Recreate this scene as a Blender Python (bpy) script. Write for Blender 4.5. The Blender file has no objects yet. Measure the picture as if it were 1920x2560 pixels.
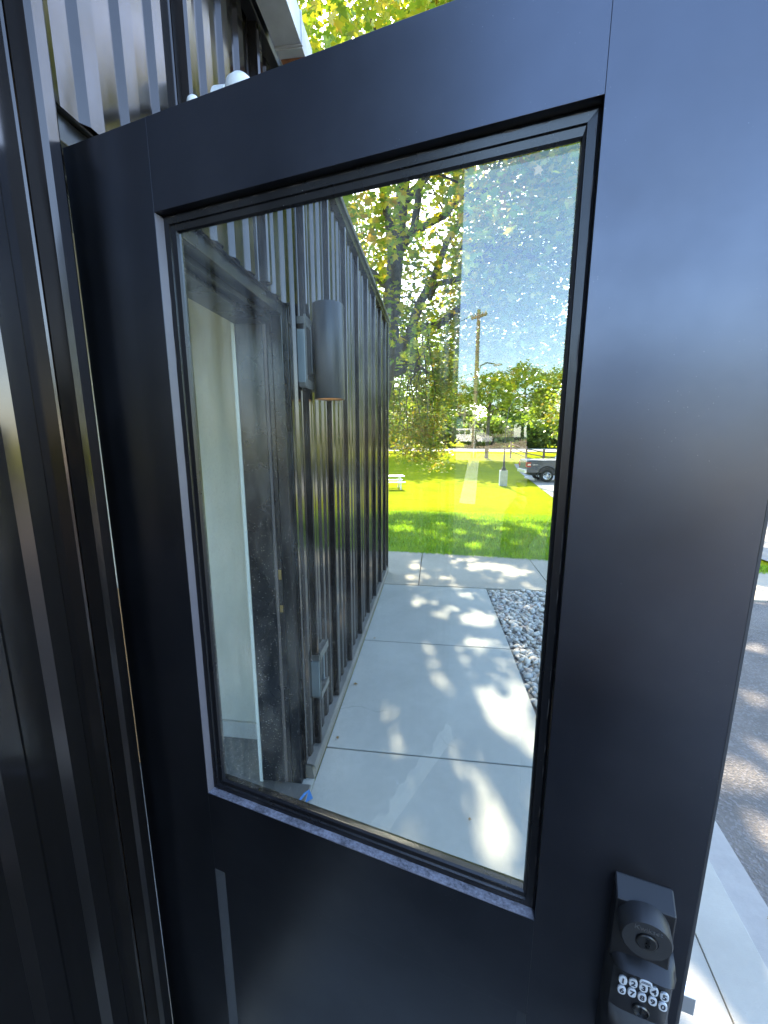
import bpy, bmesh, math, random
import numpy as np
from mathutils import Vector, Matrix

R = math.radians
S = bpy.context.scene
COL = S.collection
rnd = random.Random(7)
nrg = np.random.default_rng(11)

# ------------------------------------------------------------------ camera
CAM = Vector((0.5725, -0.6364, 1.618))
cd = bpy.data.cameras.new('camera'); cam = bpy.data.objects.new('camera', cd); COL.objects.link(cam)
cam.location = CAM
cam.rotation_euler = (R(90 - 10.5), 0, R(7.2))
cd.sensor_fit = 'HORIZONTAL'; cd.sensor_width = 36.0; cd.lens = 36.0 * 1008.15 / 1920.0
cd.clip_start = 0.01; cd.clip_end = 3000
S.camera = cam

# ------------------------------------------------------------------ sky and sun
SUN_EL, SUN_AZ = 40.5, -5.7            # azimuth from +Y towards +X
W = bpy.data.worlds.new('World'); S.world = W; W.use_nodes = True
nt = W.node_tree; nt.nodes.clear()
sky = nt.nodes.new('ShaderNodeTexSky'); sky.sky_type = 'NISHITA'; sky.sun_disc = False
sky.sun_elevation = R(SUN_EL); sky.sun_rotation = R(SUN_AZ)
sky.air_density = 1.0; sky.dust_density = 1.0; sky.ozone_density = 1.1
bg = nt.nodes.new('ShaderNodeBackground'); bg.inputs[1].default_value = 0.15
wo = nt.nodes.new('ShaderNodeOutputWorld')
nt.links.new(sky.outputs[0], bg.inputs[0]); nt.links.new(bg.outputs[0], wo.inputs[0])
sl = bpy.data.lights.new('sun', 'SUN'); sl.energy = 2.9; sl.angle = R(0.53); sl.color = (1, 0.86, 0.66)
so = bpy.data.objects.new('sun', sl); COL.objects.link(so); so.location = (0, 30, 30)
sd = Vector((math.sin(R(SUN_AZ)) * math.cos(R(SUN_EL)), math.cos(R(SUN_AZ)) * math.cos(R(SUN_EL)), math.sin(R(SUN_EL))))
so.rotation_euler = sd.to_track_quat('Z', 'Y').to_euler()
S.view_settings.view_transform = 'Standard'; S.view_settings.look = 'None'
S.view_settings.exposure = 3.05; S.view_settings.gamma = 1.0; S.view_settings.use_curve_mapping = False
S.cycles.max_bounces = 12; S.cycles.transparent_max_bounces = 16
S.cycles.glossy_bounces = 5; S.cycles.diffuse_bounces = 4; S.cycles.transmission_bounces = 8
S.cycles.use_denoising = True; S.cycles.sample_clamp_indirect = 6

# ------------------------------------------------------------------ materials
MAT = {}
def rgba(c): return (c[0], c[1], c[2], 1.0)
class NB:
    def __init__(s, m): s.t = m.node_tree; s.n = s.t.nodes; s.l = s.t.links
    def new(s, ty, **k):
        n = s.n.new(ty)
        for a, b in k.items(): setattr(n, a, b)
        return n
    def link(s, a, b): s.l.new(a, b)
    def coord(s, scale=(1, 1, 1), kind='Object'):
        tc = s.new('ShaderNodeTexCoord'); mp = s.new('ShaderNodeMapping'); mp.inputs['Scale'].default_value = scale
        s.link(tc.outputs[kind], mp.inputs[0]); return mp.outputs[0]
    def noise(s, vec, scale, detail=4, rough=0.55):
        n = s.new('ShaderNodeTexNoise'); n.inputs['Scale'].default_value = scale
        n.inputs['Detail'].default_value = detail; n.inputs['Roughness'].default_value = rough
        if vec is not None: s.link(vec, n.inputs['Vector'])
        return n.outputs[0]
    def ramp(s, fac, stops):
        r = s.new('ShaderNodeValToRGB'); e = r.color_ramp.elements
        while len(e) < len(stops): e.new(0.5)
        for i, (p, c) in enumerate(stops):
            e[i].position = p; e[i].color = rgba(c) if not isinstance(c, (int, float)) else (c, c, c, 1)
        s.link(fac, r.inputs[0]); return r.outputs[0]
    def mix(s, fac, a, b, mode='MIX'):
        m = s.new('ShaderNodeMix', data_type='RGBA', blend_type=mode)
        for i, v in ((0, fac), (6, a), (7, b)):
            if hasattr(v, 'is_linked'): s.link(v, m.inputs[i])
            else: m.inputs[i].default_value = v if i == 0 else rgba(v)
        return m.outputs[2]
    def math(s, op, a, b=0.0):
        m = s.new('ShaderNodeMath', operation=op)
        for i, v in ((0, a), (1, b)):
            if hasattr(v, 'is_linked'): s.link(v, m.inputs[i])
            else: m.inputs[i].default_value = v
        return m.outputs[0]
    def bump(s, h, strength=0.3, dist=0.01):
        b = s.new('ShaderNodeBump'); b.inputs['Strength'].default_value = strength; b.inputs['Distance'].default_value = dist
        s.link(h, b.inputs['Height']); return b.outputs[0]

def mat(name, color=(0.5, 0.5, 0.5), rough=0.6, metal=0.0, spec=0.5, var=0.12, vscale=6.0, bump=0.0, bscale=40.0, bdist=0.004, fn=None, coord='Object'):
    if name in MAT: return MAT[name]
    m = bpy.data.materials.new(name); m.use_nodes = True; b = NB(m)
    p = b.n['Principled BSDF']
    p.inputs['Roughness'].default_value = rough; p.inputs['Metallic'].default_value = metal
    p.inputs['Specular IOR Level'].default_value = spec
    v = b.coord(kind=coord)
    n = b.noise(v, vscale)
    d = tuple(max(0, c * (1 - var)) for c in color); l = tuple(min(1, c * (1 + var)) for c in color)
    b.link(b.ramp(n, [(0.3, d), (0.7, l)]), p.inputs['Base Color'])
    if bump:
        b.link(b.bump(b.noise(v, bscale), bump, bdist), p.inputs['Normal'])
    if fn: fn(b, p, v)
    MAT[name] = m; return m

def f_paint(dust, streak=0.0, sc=300):
    # satin dark paint: faint dust speckle and slight roughness change
    def fn(b, p, v):
        vo = b.new('ShaderNodeTexVoronoi'); vo.inputs['Scale'].default_value = sc; b.link(v, vo.inputs['Vector'])
        spot = b.ramp(vo.outputs['Distance'], [(0.0, 1.0), (0.16, 0.0)])
        mask = b.ramp(b.noise(v, 9.0, 5), [(0.5, 0.0), (0.72, 1.0)])
        hue = b.new('ShaderNodeSeparateColor'); b.link(vo.outputs['Color'], hue.inputs[0])
        pick = b.ramp(hue.outputs[0], [(0.80, 0.0), (0.85, 1.0)])
        f = b.math('MULTIPLY', b.math('MULTIPLY', spot, mask), b.math('MULTIPLY', pick, dust))
        smear = b.ramp(b.noise(v, 3.0, 6, 0.65), [(0.52, 0.0), (0.8, 0.16)])
        scr = b.noise(b.coord((40, 40, 5)), 9.0, 2, 0.5)
        line = b.ramp(scr, [(0.497, 0.0), (0.5, 0.30), (0.503, 0.0)])
        smear = b.math('ADD', smear, b.math('MULTIPLY', line, b.ramp(b.noise(v, 2.1, 2), [(0.60, 0.0), (0.68, 1.0)])))
        base = p.inputs['Base Color'].links[0].from_socket
        c1 = b.mix(smear, base, (0.16, 0.16, 0.17))
        b.link(b.mix(f, c1, (0.55, 0.54, 0.5)), p.inputs['Base Color'])
        r = b.ramp(b.noise(v, 5.0, 5), [(0.3, p.inputs['Roughness'].default_value * 0.85), (0.75, p.inputs['Roughness'].default_value * 1.25)])
        b.link(r, p.inputs['Roughness'])
        b.link(b.bump(b.noise(v, 900.0, 2), 0.05, 0.0006), p.inputs['Normal'])
    return fn
def M_door(): return mat('door_paint', (0.092, 0.097, 0.116), 0.33, metal=0.97, spec=0.5, var=0.1, fn=f_paint(0.8))
def M_trim(): return mat('trim_paint', (0.007, 0.0072, 0.0085), 0.28, spec=0.6, var=0.15, fn=f_paint(0.5))
def M_hard(): return mat('hardware_black', (0.009, 0.009, 0.010), 0.36, spec=0.5, fn=f_paint(0.4))
def f_wall(b, p, v):
    # thin dirty film and long vertical streaks on coil-coated sheet
    tc = b.coord((14, 14, 0.7)); st = b.ramp(b.noise(tc, 3.0, 5, 0.6), [(0.45, 0.0), (0.8, 0.22)])
    base = p.inputs['Base Color'].links[0].from_socket
    b.link(b.mix(st, base, (0.12, 0.105, 0.095)), p.inputs['Base Color'])
    b.link(b.ramp(b.noise(v, 7, 5), [(0.3, 0.11), (0.75, 0.22)]), p.inputs['Roughness'])
    b.link(b.bump(b.noise(b.coord((3, 3, 0.8)), 2.0, 3), 0.10, 0.02), p.inputs['Normal'])
def M_wall(): return mat('wall_sheet', (0.088, 0.078, 0.073), 0.2, metal=0.92, spec=0.6, var=0.1, fn=f_wall)
def f_stone(b, p, v):
    oi = b.new('ShaderNodeObjectInfo'); ge = b.new('ShaderNodeNewGeometry')
    r = b.math('FRACT', b.math('ADD', oi.outputs['Random'], ge.outputs['Random Per Island']))
    c = b.ramp(r, [(0.0, (0.38, 0.355, 0.30)), (0.3, (0.54, 0.49, 0.41)), (0.55, (0.46, 0.43, 0.37)), (0.72, (0.62, 0.54, 0.43)), (0.85, (0.40, 0.30, 0.24)), (0.95, (0.55, 0.54, 0.50))])
    b.link(b.mix(b.ramp(b.noise(v, 60, 4), [(0.35, 0.0), (0.7, 0.35)]), c, (0.2, 0.2, 0.21)), p.inputs['Base Color'])
def f_conc(base, jag=0.35):
    def fn(b, p, v):
        n1 = b.noise(v, 1.3, 6, 0.6); n2 = b.noise(v, 24, 6, 0.7); n3 = b.noise(v, 240, 3, 0.6)
        c0 = b.ramp(n1, [(0.3, tuple(x * 0.80 for x in base)), (0.7, tuple(x * 1.06 for x in base))])
        c1 = b.mix(b.ramp(n2, [(0.35, 0.0), (0.75, jag)]), c0, tuple(x * 0.72 for x in base))
        c2 = b.mix(b.ramp(n3, [(0.62, 0.0), (0.78, 0.35)]), c1, tuple(x * 0.5 for x in base))
        vo = b.new('ShaderNodeTexVoronoi'); vo.inputs['Scale'].default_value = 7.0; b.link(v, vo.inputs['Vector'])
        stain = b.ramp(vo.outputs['Distance'], [(0.03, 0.45), (0.075, 0.0)])
        m = b.ramp(b.noise(v, 2.2, 2), [(0.55, 0.0), (0.62, 1.0)])
        c3 = b.mix(b.math('MULTIPLY', stain, m), c2, tuple(x * 0.45 for x in base))
        sep = b.new('ShaderNodeTexVoronoi', feature='DISTANCE_TO_EDGE'); sep.inputs['Scale'].default_value = 1.1
        wv = b.new('ShaderNodeVectorMath', operation='ADD'); b.link(v, wv.inputs[0]); nn = b.new('ShaderNodeTexNoise'); nn.inputs['Scale'].default_value = 6; b.link(v, nn.inputs['Vector']); sc_ = b.new('ShaderNodeVectorMath', operation='SCALE'); sc_.inputs['Scale'].default_value = 0.25; b.link(nn.outputs['Color'], sc_.inputs[0]); b.link(sc_.outputs[0], wv.inputs[1]); b.link(wv.outputs[0], sep.inputs['Vector'])
        crack = b.math('MULTIPLY', b.ramp(sep.outputs['Distance'], [(0.0, 0.55), (0.0035, 0.0)]), b.ramp(b.noise(v, 0.9, 1), [(0.54, 0.0), (0.57, 1.0)]))
        c3 = b.mix(crack, c3, tuple(x * 0.3 for x in base))
        pale = b.math('MULTIPLY', b.ramp(b.noise(v, 55, 3, 0.7), [(0.60, 0.0), (0.68, 0.5)]), b.ramp(b.noise(v, 3.1, 2), [(0.62, 0.0), (0.68, 1.0)]))
        c3 = b.mix(pale, c3, (0.62, 0.62, 0.60))
        b.link(c3, p.inputs['Base Color'])
        broom = b.noise(b.coord((2, 160, 2)), 3.0, 3)
        b.link(b.bump(b.math('ADD', broom, n3), 0.35, 0.0015), p.inputs['Normal'])
    return fn
def M_conc(): return mat('concrete_new', rough=0.8, spec=0.25, fn=f_conc((0.42, 0.405, 0.35), 0.32))
def M_concold(): return mat('concrete_old', rough=0.88, spec=0.2, fn=f_conc((0.42, 0.37, 0.29), 0.6))
def M_kerb(): return mat('concrete_kerb', rough=0.85, spec=0.2, fn=f_conc((0.38, 0.365, 0.335), 0.6))
def f_asph(b, p, v):
    n = b.noise(v, 160, 3, 0.6); n0 = b.noise(v, 2.0, 5, 0.6)
    vo = b.new('ShaderNodeTexVoronoi'); vo.inputs['Scale'].default_value = 95; b.link(v, vo.inputs['Vector'])
    c = b.mix(b.ramp(n0, [(0.3, 0.0), (0.7, 1.0)]), (0.115, 0.105, 0.095), (0.18, 0.163, 0.145))
    sep = b.new('ShaderNodeSeparateColor'); b.link(vo.outputs['Color'], sep.inputs[0])
    c = b.mix(b.ramp(sep.outputs[1], [(0.6, 0.0), (0.95, 0.7)]), c, (0.22, 0.21, 0.20))
    b.link(c, p.inputs['Base Color'])
    b.link(b.bump(b.math('ADD', n, vo.outputs['Distance']), 0.8, 0.006), p.inputs['Normal'])
def M_asph(): return mat('asphalt', rough=0.85, spec=0.3, fn=f_asph)
def f_grass(b, p, v):
    n = b.noise(v, 0.5, 5, 0.6); n2 = b.noise(v, 18, 4, 0.7)
    c = b.ramp(n, [(0.3, (0.25, 0.28, 0.008)), (0.7, (0.36, 0.355, 0.010))])
    c = b.mix(b.ramp(n2, [(0.35, 0.0), (0.72, 0.75)]), c, (0.055, 0.11, 0.012))
    b.link(c, p.inputs['Base Color'])
    b.link(b.bump(b.noise(b.coord((60, 20, 20)), 5.0, 4), 0.9, 0.03), p.inputs['Normal'])
def M_lawn(): return mat('lawn_turf', rough=1.0, spec=0.0, fn=f_grass)

def leafmat(name, cols, trans, hue_noise=0.35):
    if name in MAT: return MAT[name]
    m = bpy.data.materials.new(name); m.use_nodes = True; b = NB(m)
    b.n.clear(); out = b.new('ShaderNodeOutputMaterial')
    ge = b.new('ShaderNodeNewGeometry'); oi = b.new('ShaderNodeObjectInfo')
    r = b.math('FRACT', b.math('ADD', oi.outputs['Random'], ge.outputs['Random Per Island']))
    big = b.noise(b.coord(), hue_noise, 3)
    r2 = b.math('ADD', b.math('MULTIPLY', r, 0.62), b.math('MULTIPLY', b.math('SUBTRACT', big, 0.3), 0.9))
    st = [(i / (len(cols) - 1) * 0.9 + 0.02, c) for i, c in enumerate(cols)]
    c = b.ramp(r2, st)
    vein = b.ramp(b.noise(b.coord(), 45, 3), [(0.4, 0.0), (0.7, 0.3)])
    c = b.mix(vein, c, tuple(x * 0.55 for x in cols[0]))
    d = b.new('ShaderNodeBsdfDiffuse'); b.link(c, d.inputs[0])
    t = b.new('ShaderNodeBsdfTranslucent')
    tt = b.mix(1.0, c, trans, 'MULTIPLY'); b.link(tt, t.inputs[0])
    g = b.new('ShaderNodeBsdfGlossy'); g.inputs['Roughness'].default_value = 0.35; g.inputs[0].default_value = (1, 1, 1, 1)
    a = b.new('ShaderNodeAddShader'); b.link(d.outputs[0], a.inputs[0]); b.link(t.outputs[0], a.inputs[1])
    mx = b.new('ShaderNodeMixShader'); mx.inputs[0].default_value = 0.04
    b.link(a.outputs[0], mx.inputs[1]); b.link(g.outputs[0], mx.inputs[2]); b.link(mx.outputs[0], out.inputs[0])
    MAT[name] = m; return m
L_MAPLE = [(0.040, 0.075, 0.012), (0.060, 0.10, 0.014), (0.095, 0.13, 0.015), (0.17, 0.155, 0.018), (0.17, 0.085, 0.02)]
def M_maple(): return leafmat('maple_leaf', L_MAPLE, (1.75, 1.6, 0.5))
def M_far(): return leafmat('far_leaf', [(0.045, 0.075, 0.014), (0.08, 0.11, 0.015), (0.13, 0.13, 0.02)], (2.2, 2.2, 1.0), 0.12)
def M_autumn(): return leafmat('autumn_leaf', [(0.08, 0.095, 0.02), (0.17, 0.15, 0.025), (0.22, 0.13, 0.03)], (2.0, 1.9, 1.0), 0.1)
def M_blade(): return leafmat('grass_blade', [(0.035, 0.075, 0.008), (0.075, 0.125, 0.010), (0.14, 0.18, 0.018)], (2.2, 2.3, 0.6), 1.5)
def M_bark(): return mat('bark', (0.085, 0.07, 0.06), 0.9, var=0.4, vscale=9, bump=0.8, bscale=26, bdist=0.03)

def glass_pane_mat():
    m = bpy.data.materials.new('pane_glass'); m.use_nodes = True; b = NB(m); b.n.clear()
    out = b.new('ShaderNodeOutputMaterial')
    tr = b.new('ShaderNodeBsdfTransparent'); tr.inputs[0].default_value = (0.90, 0.945, 0.95, 1)
    gl = b.new('ShaderNodeBsdfGlossy'); gl.inputs['Roughness'].default_value = 0.0; gl.inputs[0].default_value = (1, 1, 1, 1)
    lw = b.new('ShaderNodeLayerWeight'); lw.inputs[0].default_value = 0.5      # facing, the same from both sides
    sch = b.math('ADD', b.math('MULTIPLY', b.math('POWER', lw.outputs['Facing'], 5.0), 1 - GLASS_R0), GLASS_R0)
    mx = b.new('ShaderNodeMixShader'); b.link(sch, mx.inputs[0]); b.link(tr.outputs[0], mx.inputs[1]); b.link(gl.outputs[0], mx.inputs[2])
    # dried water spots and dust on the outside, thicker low down on the hinge side
    v = b.coord()
    vo = b.new('ShaderNodeTexVoronoi'); vo.inputs['Scale'].default_value = 340; b.link(v, vo.inputs['Vector'])
    sep = b.new('ShaderNodeSeparateColor'); b.link(vo.outputs['Color'], sep.inputs[0])
    spot = b.ramp(vo.outputs['Distance'], [(0.0, 1.0), (0.14, 0.8), (0.30, 0.0)])
    pick = b.ramp(sep.outputs[0], [(0.80, 0.0), (0.84, 1.0)])
    vs = b.new('ShaderNodeSeparateXYZ'); b.link(v, vs.inputs[0])
    side = b.ramp(vs.outputs[0], [(0.20, 1.0), (0.52, 0.10)])
    low = b.ramp(b.math('ADD', b.math('MULTIPLY', b.math('SUBTRACT', 1.95, vs.outputs[2]), 0.6), b.math('MULTIPLY', b.noise(v, 8, 4), 0.5)), [(0.35, 0.05), (0.62, 1.0)])
    f = b.math('MULTIPLY', b.math('MULTIPLY', spot, pick), b.math('MULTIPLY', side, low))
    smear = b.math('MULTIPLY', b.ramp(b.noise(b.coord((6, 6, 2)), 5, 6, 0.65), [(0.45, 0.0), (0.8, 0.10)]), side)
    wipe = b.math('ADD', b.math('MULTIPLY', f, 0.65), b.math('ADD', smear, 0.001))
    di = b.new('ShaderNodeBsdfDiffuse'); di.inputs[0].default_value = (0.62, 0.60, 0.55, 1)
    tl = b.new('ShaderNodeBsdfTranslucent'); tl.inputs[0].default_value = (0.35, 0.33, 0.28, 1)
    ad = b.new('ShaderNodeAddShader'); b.link(di.outputs[0], ad.inputs[0]); b.link(tl.outputs[0], ad.inputs[1])
    m2 = b.new('ShaderNodeMixShader'); b.link(wipe, m2.inputs[0]); b.link(mx.outputs[0], m2.inputs[1]); b.link(ad.outputs[0], m2.inputs[2])
    b.link(m2.outputs[0], out.inputs[0])
    return m
GLASS_R0 = 0.074
def car_glass(): return mat('car_glass', (0.02, 0.025, 0.03), 0.05, spec=0.8)

# ------------------------------------------------------------------ object helpers
def finish(o, label=None, cat=None, group=None, kind=None):
    if label: o['label'] = label
    if cat: o['category'] = cat
    if group: o['group'] = group
    if kind: o['kind'] = kind
    return o
def empty(name, loc=(0, 0, 0), rz=0, label=None, cat=None, group=None, kind=None):
    o = bpy.data.objects.new(name, None); COL.objects.link(o); o.location = loc; o.rotation_euler = (0, 0, rz)
    o.empty_display_size = 0.1
    return finish(o, label, cat, group, kind)
class MB:
    def __init__(s): s.bm = bmesh.new()
    def box(s, a, b, M=None, bev=0.0):
        c = [(a[i] + b[i]) / 2 for i in range(3)]; d = [abs(b[i] - a[i]) for i in range(3)]
        r = bmesh.ops.create_cube(s.bm, size=1.0); vs = r['verts']
        for v in vs: v.co = Vector((v.co[0] * d[0] + c[0], v.co[1] * d[1] + c[1], v.co[2] * d[2] + c[2]))
        if bev:
            es = list({e for v in vs for e in v.link_edges})
            rr = bmesh.ops.bevel(s.bm, geom=es, offset=bev, segments=2, affect='EDGES', profile=0.7)
            vs = list({v for f in rr['faces'] for v in f.verts} | {v for v in vs if v.is_valid})
        if M is not None:
            for v in vs: v.co = M @ v.co
        return s
    def poly_prism(s, pts, axis, a, b, M=None):
        # pts 2D polygon, extruded along axis from a to b
        def P(p, t):
            if axis == 0: return (t, p[0], p[1])
            if axis == 1: return (p[0], t, p[1])
            return (p[0], p[1], t)
        A = [s.bm.verts.new(P(p, a)) for p in pts]; B = [s.bm.verts.new(P(p, b)) for p in pts]
        s.bm.faces.new(A); s.bm.faces.new(B[::-1]); n = len(pts)
        for i in range(n): s.bm.faces.new((A[i], B[i], B[(i + 1) % n], A[(i + 1) % n]))
        if M is not None:
            for v in A + B: v.co = M @ v.co
        return s
    def tube(s, pts, rads, seg=8, caps=True):
        pts = [Vector(p) for p in pts]
        if not hasattr(rads, '__len__'): rads = [rads] * len(pts)
        rings = []; up = None
        for i, p in enumerate(pts):
            d = (pts[min(i + 1, len(pts) - 1)] - pts[max(i - 1, 0)]).normalized()
            if up is None or abs(up.dot(d)) > 0.95: up = Vector((0, 0, 1)) if abs(d.z) < 0.9 else Vector((1, 0, 0))
            x = d.cross(up).normalized(); y = d.cross(x).normalized()
            rings.append([s.bm.verts.new(p + (x * math.cos(t) + y * math.sin(t)) * rads[i]) for t in [2 * math.pi * k / seg for k in range(seg)]])
        for a, b in zip(rings, rings[1:]):
            for k in range(seg): s.bm.faces.new((a[k], a[(k + 1) % seg], b[(k + 1) % seg], b[k]))
        if caps: s.bm.faces.new(rings[0][::-1]); s.bm.faces.new(rings[-1])
        return s
    def lathe(s, prof, seg=24, M=None):
        rings = []; new = []
        for r, z in prof:
            if r < 1e-6: v = [s.bm.verts.new((0, 0, z))]
            else: v = [s.bm.verts.new((r * math.cos(t), r * math.sin(t), z)) for t in [2 * math.pi * k / seg for k in range(seg)]]
            rings.append(v); new += v
        for a, b in zip(rings, rings[1:]):
            for k in range(seg):
                k2 = (k + 1) % seg
                if len(a) == 1 and len(b) == 1: continue
                if len(a) == 1: s.bm.faces.new((a[0], b[k], b[k2]))
                elif len(b) == 1: s.bm.faces.new((a[k], a[k2], b[0]))
                else: s.bm.faces.new((a[k], a[k2], b[k2], b[k]))
        if M is not None:
            for v in new: v.co = M @ v.co
        return s
    def quad(s, pts):
        s.bm.faces.new([s.bm.verts.new(p) for p in pts]); return s
    def build(s, name, m, parent=None, smooth=False, bevel=0.0, **k):
        bmesh.ops.recalc_face_normals(s.bm, faces=s.bm.faces)
        me = bpy.data.meshes.new(name); s.bm.to_mesh(me); s.bm.free()
        o = bpy.data.objects.new(name, me); COL.objects.link(o)
        if m is not None: me.materials.append(m)
        if parent is not None: o.parent = parent
        if smooth: me.shade_smooth()
        if bevel:
            md = o.modifiers.new('bevel', 'BEVEL'); md.width = bevel; md.segments = 2; md.limit_method = 'ANGLE'
        if smooth == 'auto':
            me.shade_smooth()
            try: me.set_sharp_from_angle(angle=R(35))
            except Exception: pass
        return finish(o, **k)
def nmesh(name, verts, faces, m, parent=None, smooth=False, **k):
    me = bpy.data.meshes.new(name)
    V = np.asarray(verts, np.float32); F = np.asarray(faces, np.int32)
    me.vertices.add(len(V)); me.vertices.foreach_set('co', V.ravel())
    n = F.shape[1]; me.loops.add(F.size); me.loops.foreach_set('vertex_index', F.ravel())
    me.polygons.add(len(F)); me.polygons.foreach_set('loop_start', np.arange(0, F.size, n, dtype=np.int32))
    me.polygons.foreach_set('loop_total', np.full(len(F), n, np.int32))
    me.update(calc_edges=True); me.validate()
    o = bpy.data.objects.new(name, me); COL.objects.link(o); me.materials.append(m)
    if parent is not None: o.parent = parent
    if smooth: me.shade_smooth()
    return finish(o, **k)
def copy_tree(o, parent=None):
    c = o.copy(); COL.objects.link(c)
    if parent is not None: c.parent = parent
    for ch in o.children: copy_tree(ch, c)
    return c

# ------------------------------------------------------------------ terrain
def sm(t): t = min(1, max(0, t)); return t * t * (3 - 2 * t)
def hz(x, y):
    if y < 5: z = 0.0
    elif y < 20: z = -1.3 * (0.35 * sm((y - 5) / 15) + 0.65 * (y - 5) / 15)
    elif y < 34: z = -1.3
    elif y < 48: z = -1.3 + 0.95 * sm((y - 34) / 14)
    else: z = -0.35
    if y < -40: z = 1.6 * sm((-40 - y) / 14)       # bank beyond the back street
    return z
def drape(name, xs, ys, m, off=0.0, fx=None, parent=None, **k):
    V = []; F = []
    for y in ys:
        for x in xs:
            X = fx(x, y) if fx else x
            V.append((X, y, hz(X, y) + off))
    nx = len(xs)
    for j in range(len(ys) - 1):
        for i in range(nx - 1): F.append((j * nx + i, j * nx + i + 1, (j + 1) * nx + i + 1, (j + 1) * nx + i))
    return nmesh(name, V, F, m, parent, smooth=True, **k)
def lin(a, b, n): return [a + (b - a) * i / (n - 1) for i in range(n)]
ys_all = [-900, -300, -120, -80] + lin(-60, -38, 23) + [-20, 0] + lin(4.99, 50, 91) + [60, 80, 120, 300, 1200]
drape('lawn', [-900, -200, -60, -20, -5, 0, 5, 20, 60, 200, 900], ys_all, M_lawn(), -0.03, kind='structure')

# ------------------------------------------------------------------ walkway, sidewalk, kerb, asphalt, gravel
def slab(parent, poly, z0, z1, m, name='slab'):
    mb = MB(); mb.poly_prism(poly, 2, z0, z1)
    return mb.build(name, m, parent, bevel=0.0025)
walk = empty('walkway', kind='structure')
def xw(y): return 1.205 - 0.055 * (y - 1.66) / 2.0 if y > 1.66 else 1.205
g = 0.005
for (y0, y1) in ((-0.55, 0.02), (0.02, 1.19), (1.19, 2.35), (2.35, 3.63)):
    y0 += g; y1 -= g
    xr0, xr1 = (1.402 + 0.11 * y0, 1.402 + 0.11 * y1) if y1 < 1.1 else (xw(y0), xw(y1))
    if y1 > 1.1 and y0 < 1.1:
        slab(walk, [(0.035, y0), (1.402 + 0.11 * y0, y0), (1.402 + 0.11 * 0.95, 0.95), (1.22, 0.95), (xr1, y1), (0.035, y1)], -0.09, 0.0, M_conc())
    else: slab(walk, [(0.035, y0), (xr0, y0), (xr1, y1), (0.035, y1)], -0.09, 0.0, M_conc())
MB().box((0.03, -0.56, -0.10), (1.2, 3.62, -0.022)).build('slab_bed', mat('joint_sand', (0.10, 0.095, 0.09), 0.95), walk)
side = empty('sidewalk', kind='structure')
xs = [-7.4, -5.9, -4.4, -2.9, -1.6, -0.35, 0.42, 1.86, 3.3, 4.8]
for a, b in zip(xs, xs[1:]):
    sh = 0.085
    slab(side, [(a + g, 3.645 - 0.0 * a), (b - g, 3.645), (b - g, 4.98 - sh * max(0, b)), (a + g, 4.98 - sh * max(0, a))], -0.09, 0.002, M_concold())
MB().box((-7.5, 3.66, -0.10), (4.8, 4.60, -0.022)).build('slab_bed', MAT['joint_sand'], side)
def xk(y): return 1.40 + 0.11 * y
ke = empty('kerb', kind='structure')
for a, b in ((-12, -9), (-9, -6), (-6, -3), (-3, -0.9), (-0.9, 1.3), (1.3, 3.62)):
    a += g; b -= g
    slab(ke, [(xk(a) + 0.0035, a), (xk(a) + 0.175, a), (xk(b) + 0.175, b), (xk(b) + 0.0035, b)], -0.09, 0.004, M_conc(), 'kerb_stone')
    slab(ke, [(xk(a) + 0.18, a), (xk(a) + 0.30, a), (xk(b) + 0.30, b), (xk(b) + 0.18, b)], -0.09, -0.012, M_kerb(), 'gutter_slab')
drape('asphalt_drive', lin(0, 1, 12), lin(-38, 3.64, 40), M_asph(), -0.016, fx=lambda t, y: xk(y) + 0.30 + t * 14, kind='structure')
drape('parking_lot', lin(0, 1, 12), lin(3.65, 40, 60), mat('lot_concrete', rough=0.85, spec=0.2, fn=f_conc((0.30, 0.285, 0.26), 0.6)), -0.008,
      fx=lambda t, y: (4.9 + 0.09 * (y - 3.6) if y > 4.7 else 4.9) + t * 16, kind='structure')
drape('distant_road', lin(-80, 80, 20), lin(58, 74, 5), M_concold(), 0.02, kind='structure')
# behind the photographer: street and a pale path that leads to it
drape('back_street', lin(-70, 40, 30), [-40, -38, -34, -30, -27], M_concold(), -0.004, kind='structure')
drape('back_path', lin(0, 1, 3), lin(-27, -9, 12), M_conc(), -0.006, fx=lambda t, y: -3.2 + (y + 9) * 0.40 - 0.05 + t * 0.42 * (1 + (-9 - y) / 22), kind='structure')
drape('back_yard', lin(-14, 1, 8), lin(-26.9, -0.56, 14), mat('shade_asphalt', (0.045, 0.044, 0.043), 0.9, spec=0.2, var=0.25, vscale=3, bump=0.5, bscale=120, bdist=0.004), -0.014, fx=lambda x, y: (x if y < -9 else x) if x < 0.9 else xk(y), kind='structure')  # asphalt colour darkened to stand in for tree and building shade
drape('dirt_bank', lin(-70, 40, 30), lin(-56, -41, 14), mat('dry_dirt', (0.27, 0.22, 0.15), 0.95, var=0.3, vscale=0.8, bump=0.6, bscale=8, bdist=0.05), 0.03, kind='structure')

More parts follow.
